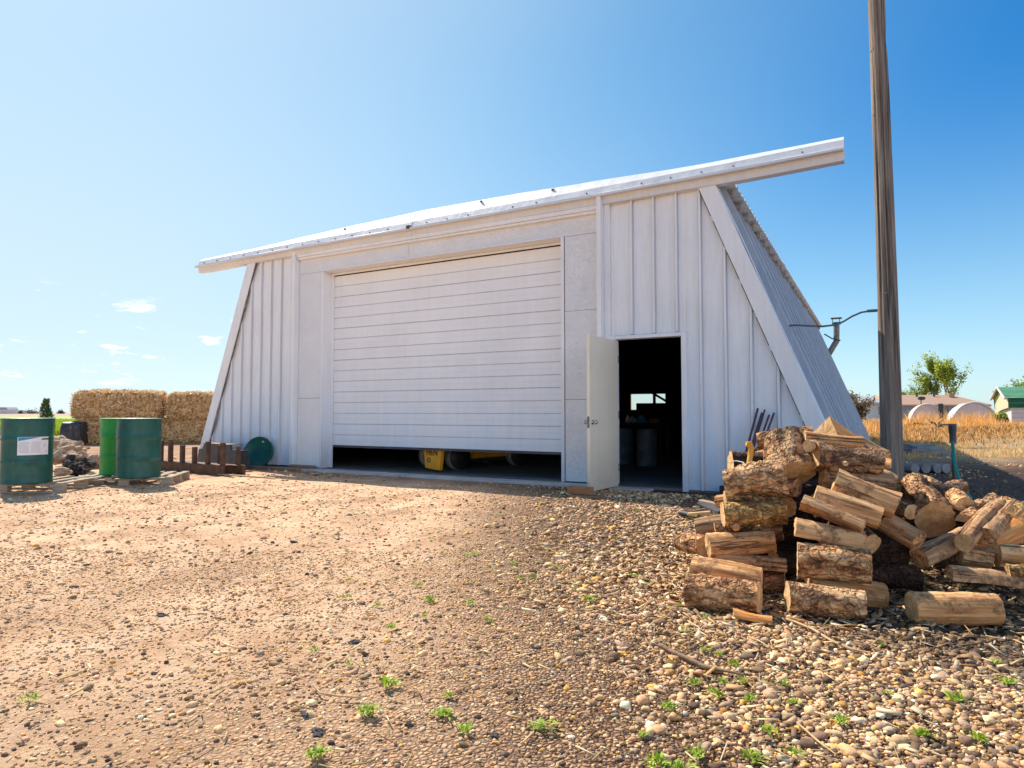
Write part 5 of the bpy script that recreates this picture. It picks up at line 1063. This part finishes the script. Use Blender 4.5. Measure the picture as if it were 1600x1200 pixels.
pst = P(1470,640,38); mb = MB(); mb.box((-.12,-.12,0),(.12,.12,pst.z+.35), M['darksteel']); tag(mb.build('short_post', loc=(pst.x,pst.y,0), bevel=.01), 'stubby dark post standing between the two white hoop shelters', 'post')
def hoop(label, x0, x1, d, ytop, ybot):
    a, b_ = P(x0,645,d), P(x1,645,d); H_ = P(x0,ytop,d+.5).z; w_ = (b_-a).length; c = (a+b_)/2; t = thing('hoop_shelter', label, 'shelter', (c.x,c.y,0), YAW-.47, 'white hoop shelters'); n = 18; Ln = 3
    mb = MB(); vs = []
    for j in range(7):
        y = Ln*j/6
        for k in range(n+1):
            a_ = PI*k/n; vs.append((-math.cos(a_)*w_/2*(1+.01*math.sin(j*5+k)), y, (math.sin(a_)**.85)*H_*(1+.012*math.sin(j*3+k*2))))
    mb.add(vs, [(j*(n+1)+k,(j+1)*(n+1)+k,(j+1)*(n+1)+k+1,j*(n+1)+k+1) for j in range(6) for k in range(n)], M['tarp'], True); mb.build('tarp_cover', t)
    mb = MB(); mb.tube([(-math.cos(PI*k/n)*w_/2*1.01, -.02, (math.sin(PI*k/n)**.85)*H_*1.01) for k in range(n+1)], .06, M['whitewall'], 8); mb.build('end_hoop', t)
    mb = MB(); mb.add([(-math.cos(PI*k/n)*w_/2*.985, .03, (math.sin(PI*k/n)**.85)*H_*.985) for k in range(n+1)], [tuple(range(n+1))], M['tarp']); mb.build('end_panel', t)
hoop('smaller white hoop shelter half hidden in dry grass, left of the larger one', 1426, 1472, 40, 632, 660); hoop('larger white hoop shelter with a ribbed end, just left of the green roofed shed', 1493, 1553, 40, 629.5, 662)
# green roofed shed
sa = P(1577,676,32); shd = thing('garden_shed', 'white walled shed with a green metal roof and cream gable end', 'shed', (sa.x,sa.y,0), YAW-.46)
W_, D_, eh, rh_, vh = 6.0, 3.0, 1.80, 2.40, 1.33
mb = MB(); mb.box((.12,.05,-.1),(W_,D_-.05,eh-.02), M['whitewall'])
for k in range(7): mb.box((.118,.038,.2*k+.05),(W_,.049,.2*k+.062), M['tanwall'])
mb.build('wall', shd)
mb = MB(); mb.box((.0,.0,vh),(W_+.1,.037,eh), M['greenwall']); mb.box((.0,-.012,vh+.22),(W_+.1,-.001,vh+.24), M['greenroof']); mb.build('valance', shd)
mb = MB(); mb.add([(-.15,-.12,eh-.01),(W_+.2,-.12,eh-.01),(W_+.2,D_/2,rh_),(-.15,D_/2,rh_),(W_+.2,D_+.12,eh-.01),(-.15,D_+.12,eh-.01)], [(0,1,2,3),(3,2,4,5)], M['greenroof'])
for k in range(9): u_ = k/9; mb.box((-.14,-.11+(D_/2+.1)*u_,eh+(rh_-eh)*u_+.002),(W_+.19,-.09+(D_/2+.1)*u_,eh+(rh_-eh)*u_+.02), M['greenroof'])
mb.build('roof', shd)
mb = MB(); mb.add([(.0,.04,vh),(.0,.04,eh-.05),(.0,D_/2,rh_-.08),(.0,D_-.04,eh-.05),(.0,D_-.04,vh-.3),(.0,D_/2,vh-.1)], [(0,1,2,3,4,5)], M['gable']); mb.build('gable_end', shd)
mb = MB(); mb.tube([(-.16,-.13,eh-.03),(-.16,D_/2,rh_-.02),(-.16,D_+.12,eh-.03)], .05, M['whitewall'], 6); mb.build('barge_board', shd)
for i, px in enumerate((1563,1570,1577)):
    c = P(px,678,32.5); mb = MB(); mb.tube([(0,0,0),(.01,0,1.0-.1*i)], .035, M['darkwood'], 7); tag(mb.build('garden_stake', loc=(c.x,c.y,0)), ['leftmost','middle','rightmost'][i]+' dark stake under the sapling by the green roofed shed', 'stake', 'dark stakes under the sapling')
mb = MB(); A_, B_ = P(1598,680,31.5), P(1582,640,32.5); mb.tube([A_,B_], .04, M['rust'], 7); tag(mb.build('leaning_pole'), 'rusty pole leaning against the white shed wall', 'pole')
mb = MB(); A_, B_ = P(1556,640,36), P(1552.5,611,36); mb.tube([A_,B_], .05, M['darkwood'], 7); tag(mb.build('leaning_pole'), 'thin dark pole sticking up left of the green roof', 'pole')
# brush and junk in the dry grass
for i, (x0,y0,x1,y1,d,lb) in enumerate(((1410,672,1420,664,30,'bare branch curving up at the left of the brush line'),(1415,668,1445,663,30,'long bare branch lying across the dry grass'),(1440,664,1456,669,30,'bare branch sloping down right in the dry grass'),(1455,660,1466,670,29.5,'thick dark branch propped in front of the hoop shelters'),(1462,668,1480,671,29,'low bare branch left of the hydrant'))):
    A_, B_ = P(x0,y0,d), P(x1,y1,d); C_ = (A_+B_)/2+Vector((0,0,.12)); mb = MB(); mb.tube([A_,C_,B_], [.05,.04,.02], M['darkwood'], 6); 
    for k in range(4): q = A_+(B_-A_)*(k+.7)/5; mb.tube([q, q+Vector((RND.uniform(-.3,.3),RND.uniform(-.3,.3),RND.uniform(.1,.4)))], [.02,.006], M['darkwood'], 5)
    tag(mb.build('dead_branch'), lb, 'branch')
for px, py, s, lb in ((1466,669,.28,'crumpled white sack left of the hydrant head, nearest it'),(1478,667,.3,'crumpled pale blue sack behind the hydrant head'),(1508,668,.22,'white bucket shaped bundle in front of the larger hoop shelter'),(1420,680,.25,'pale lump of junk in the dry grass right of the timber pole'),(1360,667,.15,'small white thing in the dry grass left of the timber pole')):
    c = P(px,py,27.5); c.z = s*.6; rock('crumpled_sack', lb, c, (s*1.1,s,s*.7), M['tarp'], 'sack', None, .3)
# horizon specks
for px, w, hh, lb in ((50,12,4.5,'far tree clump on the left horizon, the widest'),(15,8,3.0,'far low clump at the very left end of the horizon'),(95,5,3.5,'far small tree on the horizon right of the juniper'),(33,4,3.0,'far single tree on the horizon between the two clumps')):
    c = P(px,648,750); c.z = 0; L = []
    for i in range(500): q = Vector((RND.gauss(0,.32)*w, RND.gauss(0,.3)*w, abs(RND.gauss(0,.45))*hh)); L.append((q, Vector((RND.gauss(0,1),RND.gauss(0,1),RND.gauss(0,1))), 1.5, .6, (.10,.11,.08), 0))
    o = leafmesh('far_trees', L); o.location = c; tag(o, lb, 'trees')
for px, py, w in ((4,643.5,20),): 
    c = P(px,648,700); mb = MB(); mb.box((-w/2,0,0),(w/2,10,4.5), M['whitewall']); mb.prism([(-w/2-1,4.5),(w/2+1,4.5),(w/2-3,7),(-w/2+3,7)], 0, 10, M['greyroof']); tag(mb.build('far_farmhouse', loc=(c.x,c.y,0)), 'tiny pale farm building at the left end of the horizon', 'house')
# ------------------------------------------------------------------ sky, sun, camera
SUNV = Vector((-.87,.30,1)).normalized(); EL = math.asin(SUNV.z); AZ = math.atan2(SUNV.x, SUNV.y)
w = bpy.data.worlds.new('World'); sc.world = w; w.use_nodes = True; nt = w.node_tree; bg = nt.nodes['Background']
sky = nt.nodes.new('ShaderNodeTexSky'); sky.sky_type = 'NISHITA'; sky.sun_disc = False; sky.sun_elevation = EL; sky.sun_rotation = AZ; sky.air_density = 1.0; sky.dust_density = 1.3; sky.ozone_density = 2.0; sky.altitude = 1500
tc = nt.nodes.new('ShaderNodeTexCoord'); 
hsv = nt.nodes.new('ShaderNodeHueSaturation'); hsv.inputs['Saturation'].default_value = 1.10
def vm(op, a, b):
    n = nt.nodes.new('ShaderNodeVectorMath'); n.operation = op
    for i, v_ in enumerate((a, b)):
        if hasattr(v_, 'links'): nt.links.new(v_, n.inputs[i])
        else: n.inputs[i].default_value = v_
    return n.outputs[0]
SG = .13
g1 = vm('MULTIPLY', sky.outputs[0], (1.4*SG, 1.85*SG, 2.0*SG)); nt.links.new(g1, hsv.inputs['Color'])
den = vm('ADD', vm('MULTIPLY', hsv.outputs[0], (.5,.5,.5)), (1,1,1)); shl = vm('DIVIDE', hsv.outputs[0], den); shl = vm('MULTIPLY', shl, (1/SG,)*3)
nd = nt.nodes.new('ShaderNodeVectorMath'); nd.operation = 'DOT_PRODUCT'; nt.links.new(tc.outputs['Generated'], nd.inputs[0]); nd.inputs[1].default_value = SUNV
sz_ = nt.nodes.new('ShaderNodeSeparateXYZ'); nt.links.new(tc.outputs['Generated'], sz_.inputs[0])
def mr(v_, a, b_, c, d):
    n = nt.nodes.new('ShaderNodeMapRange'); n.interpolation_type = 'SMOOTHSTEP'; nt.links.new(v_, n.inputs[0])
    for i, x in enumerate((a,b_,c,d)): n.inputs[i+1].default_value = x
    return n.outputs[0]
tdeep = math_(nt, 'MULTIPLY', mr(nd.outputs['Value'], .30, .86, 1, 0), mr(sz_.outputs[2], .04, .44, 0, 1))
shl = mix(nt, tdeep, shl, vm('MULTIPLY', shl, (.0,.55,.92)))
whz = math_(nt, 'MULTIPLY', mr(nd.outputs['Value'], .42, .90, .22, 1), mr(sz_.outputs[2], .0, .52, .90, .08))
whz = math_(nt, 'ADD', whz, mr(nd.outputs['Value'], .70, .98, 0, .34), True)
shl = mix(nt, whz, shl, (.68/SG,.775/SG,.87/SG))
shl = vm('MULTIPLY', shl, (.74,.765,.77))
back = math_(nt, 'MULTIPLY', mr(nd.outputs['Value'], .0, -.7, 0, 1), mr(sz_.outputs[2], -.02, .8, 1, .5))
shl = mix(nt, back, shl, (1.60/SG,1.74/SG,2.00/SG))       # sky brightness added behind the camera to fill the barn's shaded front
# small fair-weather clouds low over the horizon
sp_ = nt.nodes.new('ShaderNodeSeparateXYZ'); nt.links.new(tc.outputs['Generated'], sp_.inputs[0])
cv = nt.nodes.new('ShaderNodeMapping'); cv.inputs['Scale'].default_value = (1,1,3.6); nt.links.new(tc.outputs['Generated'], cv.inputs[0])
cn = nz(nt, cv.outputs[0], 15, 7, .55)
band = ramp(nt, sp_.outputs[2], [(.0,(0,0,0)),(.05,(1,1,1)),(.12,(1,1,1)),(.17,(0,0,0))])
cm = math_(nt, 'MULTIPLY', ramp(nt, cn, [(.585,(0,0,0)),(.64,(1,1,1))]), band)
fin = mix(nt, math_(nt,'MULTIPLY',math_(nt,'MULTIPLY',cm,mr(nd.outputs['Value'],.40,.62,.0,1)),.75), shl, (6.9,6.9,6.9)); nt.links.new(fin, bg.inputs[0]); bg.inputs[1].default_value = .13
sl = bpy.data.lights.new('sun', 'SUN'); sl.energy = 5.0; sl.angle = math.radians(.5); sl.color = (1,.93,.82); so_ = bpy.data.objects.new('sun', sl); COL.objects.link(so_); so_.rotation_euler = (-SUNV).to_track_quat('-Z','Y').to_euler(); so_.location = (-9,3,12)
cam = bpy.data.cameras.new('camera'); cam.sensor_width = 36; cam.lens = 36*F0/1600; cam.clip_start = .05; cam.clip_end = 9000
co = bpy.data.objects.new('camera', cam); COL.objects.link(co); co.location = (0,0,CH); co.rotation_euler = (PI/2+PITCH, 0, YAW); sc.camera = co
sc.view_settings.view_transform = 'Standard'; sc.view_settings.look = 'None'; sc.view_settings.exposure = 0; sc.view_settings.gamma = 1
sc.render.engine = 'CYCLES'; sc.cycles.film_exposure = 1.46; sc.cycles.max_bounces = 8; sc.cycles.diffuse_bounces = 5
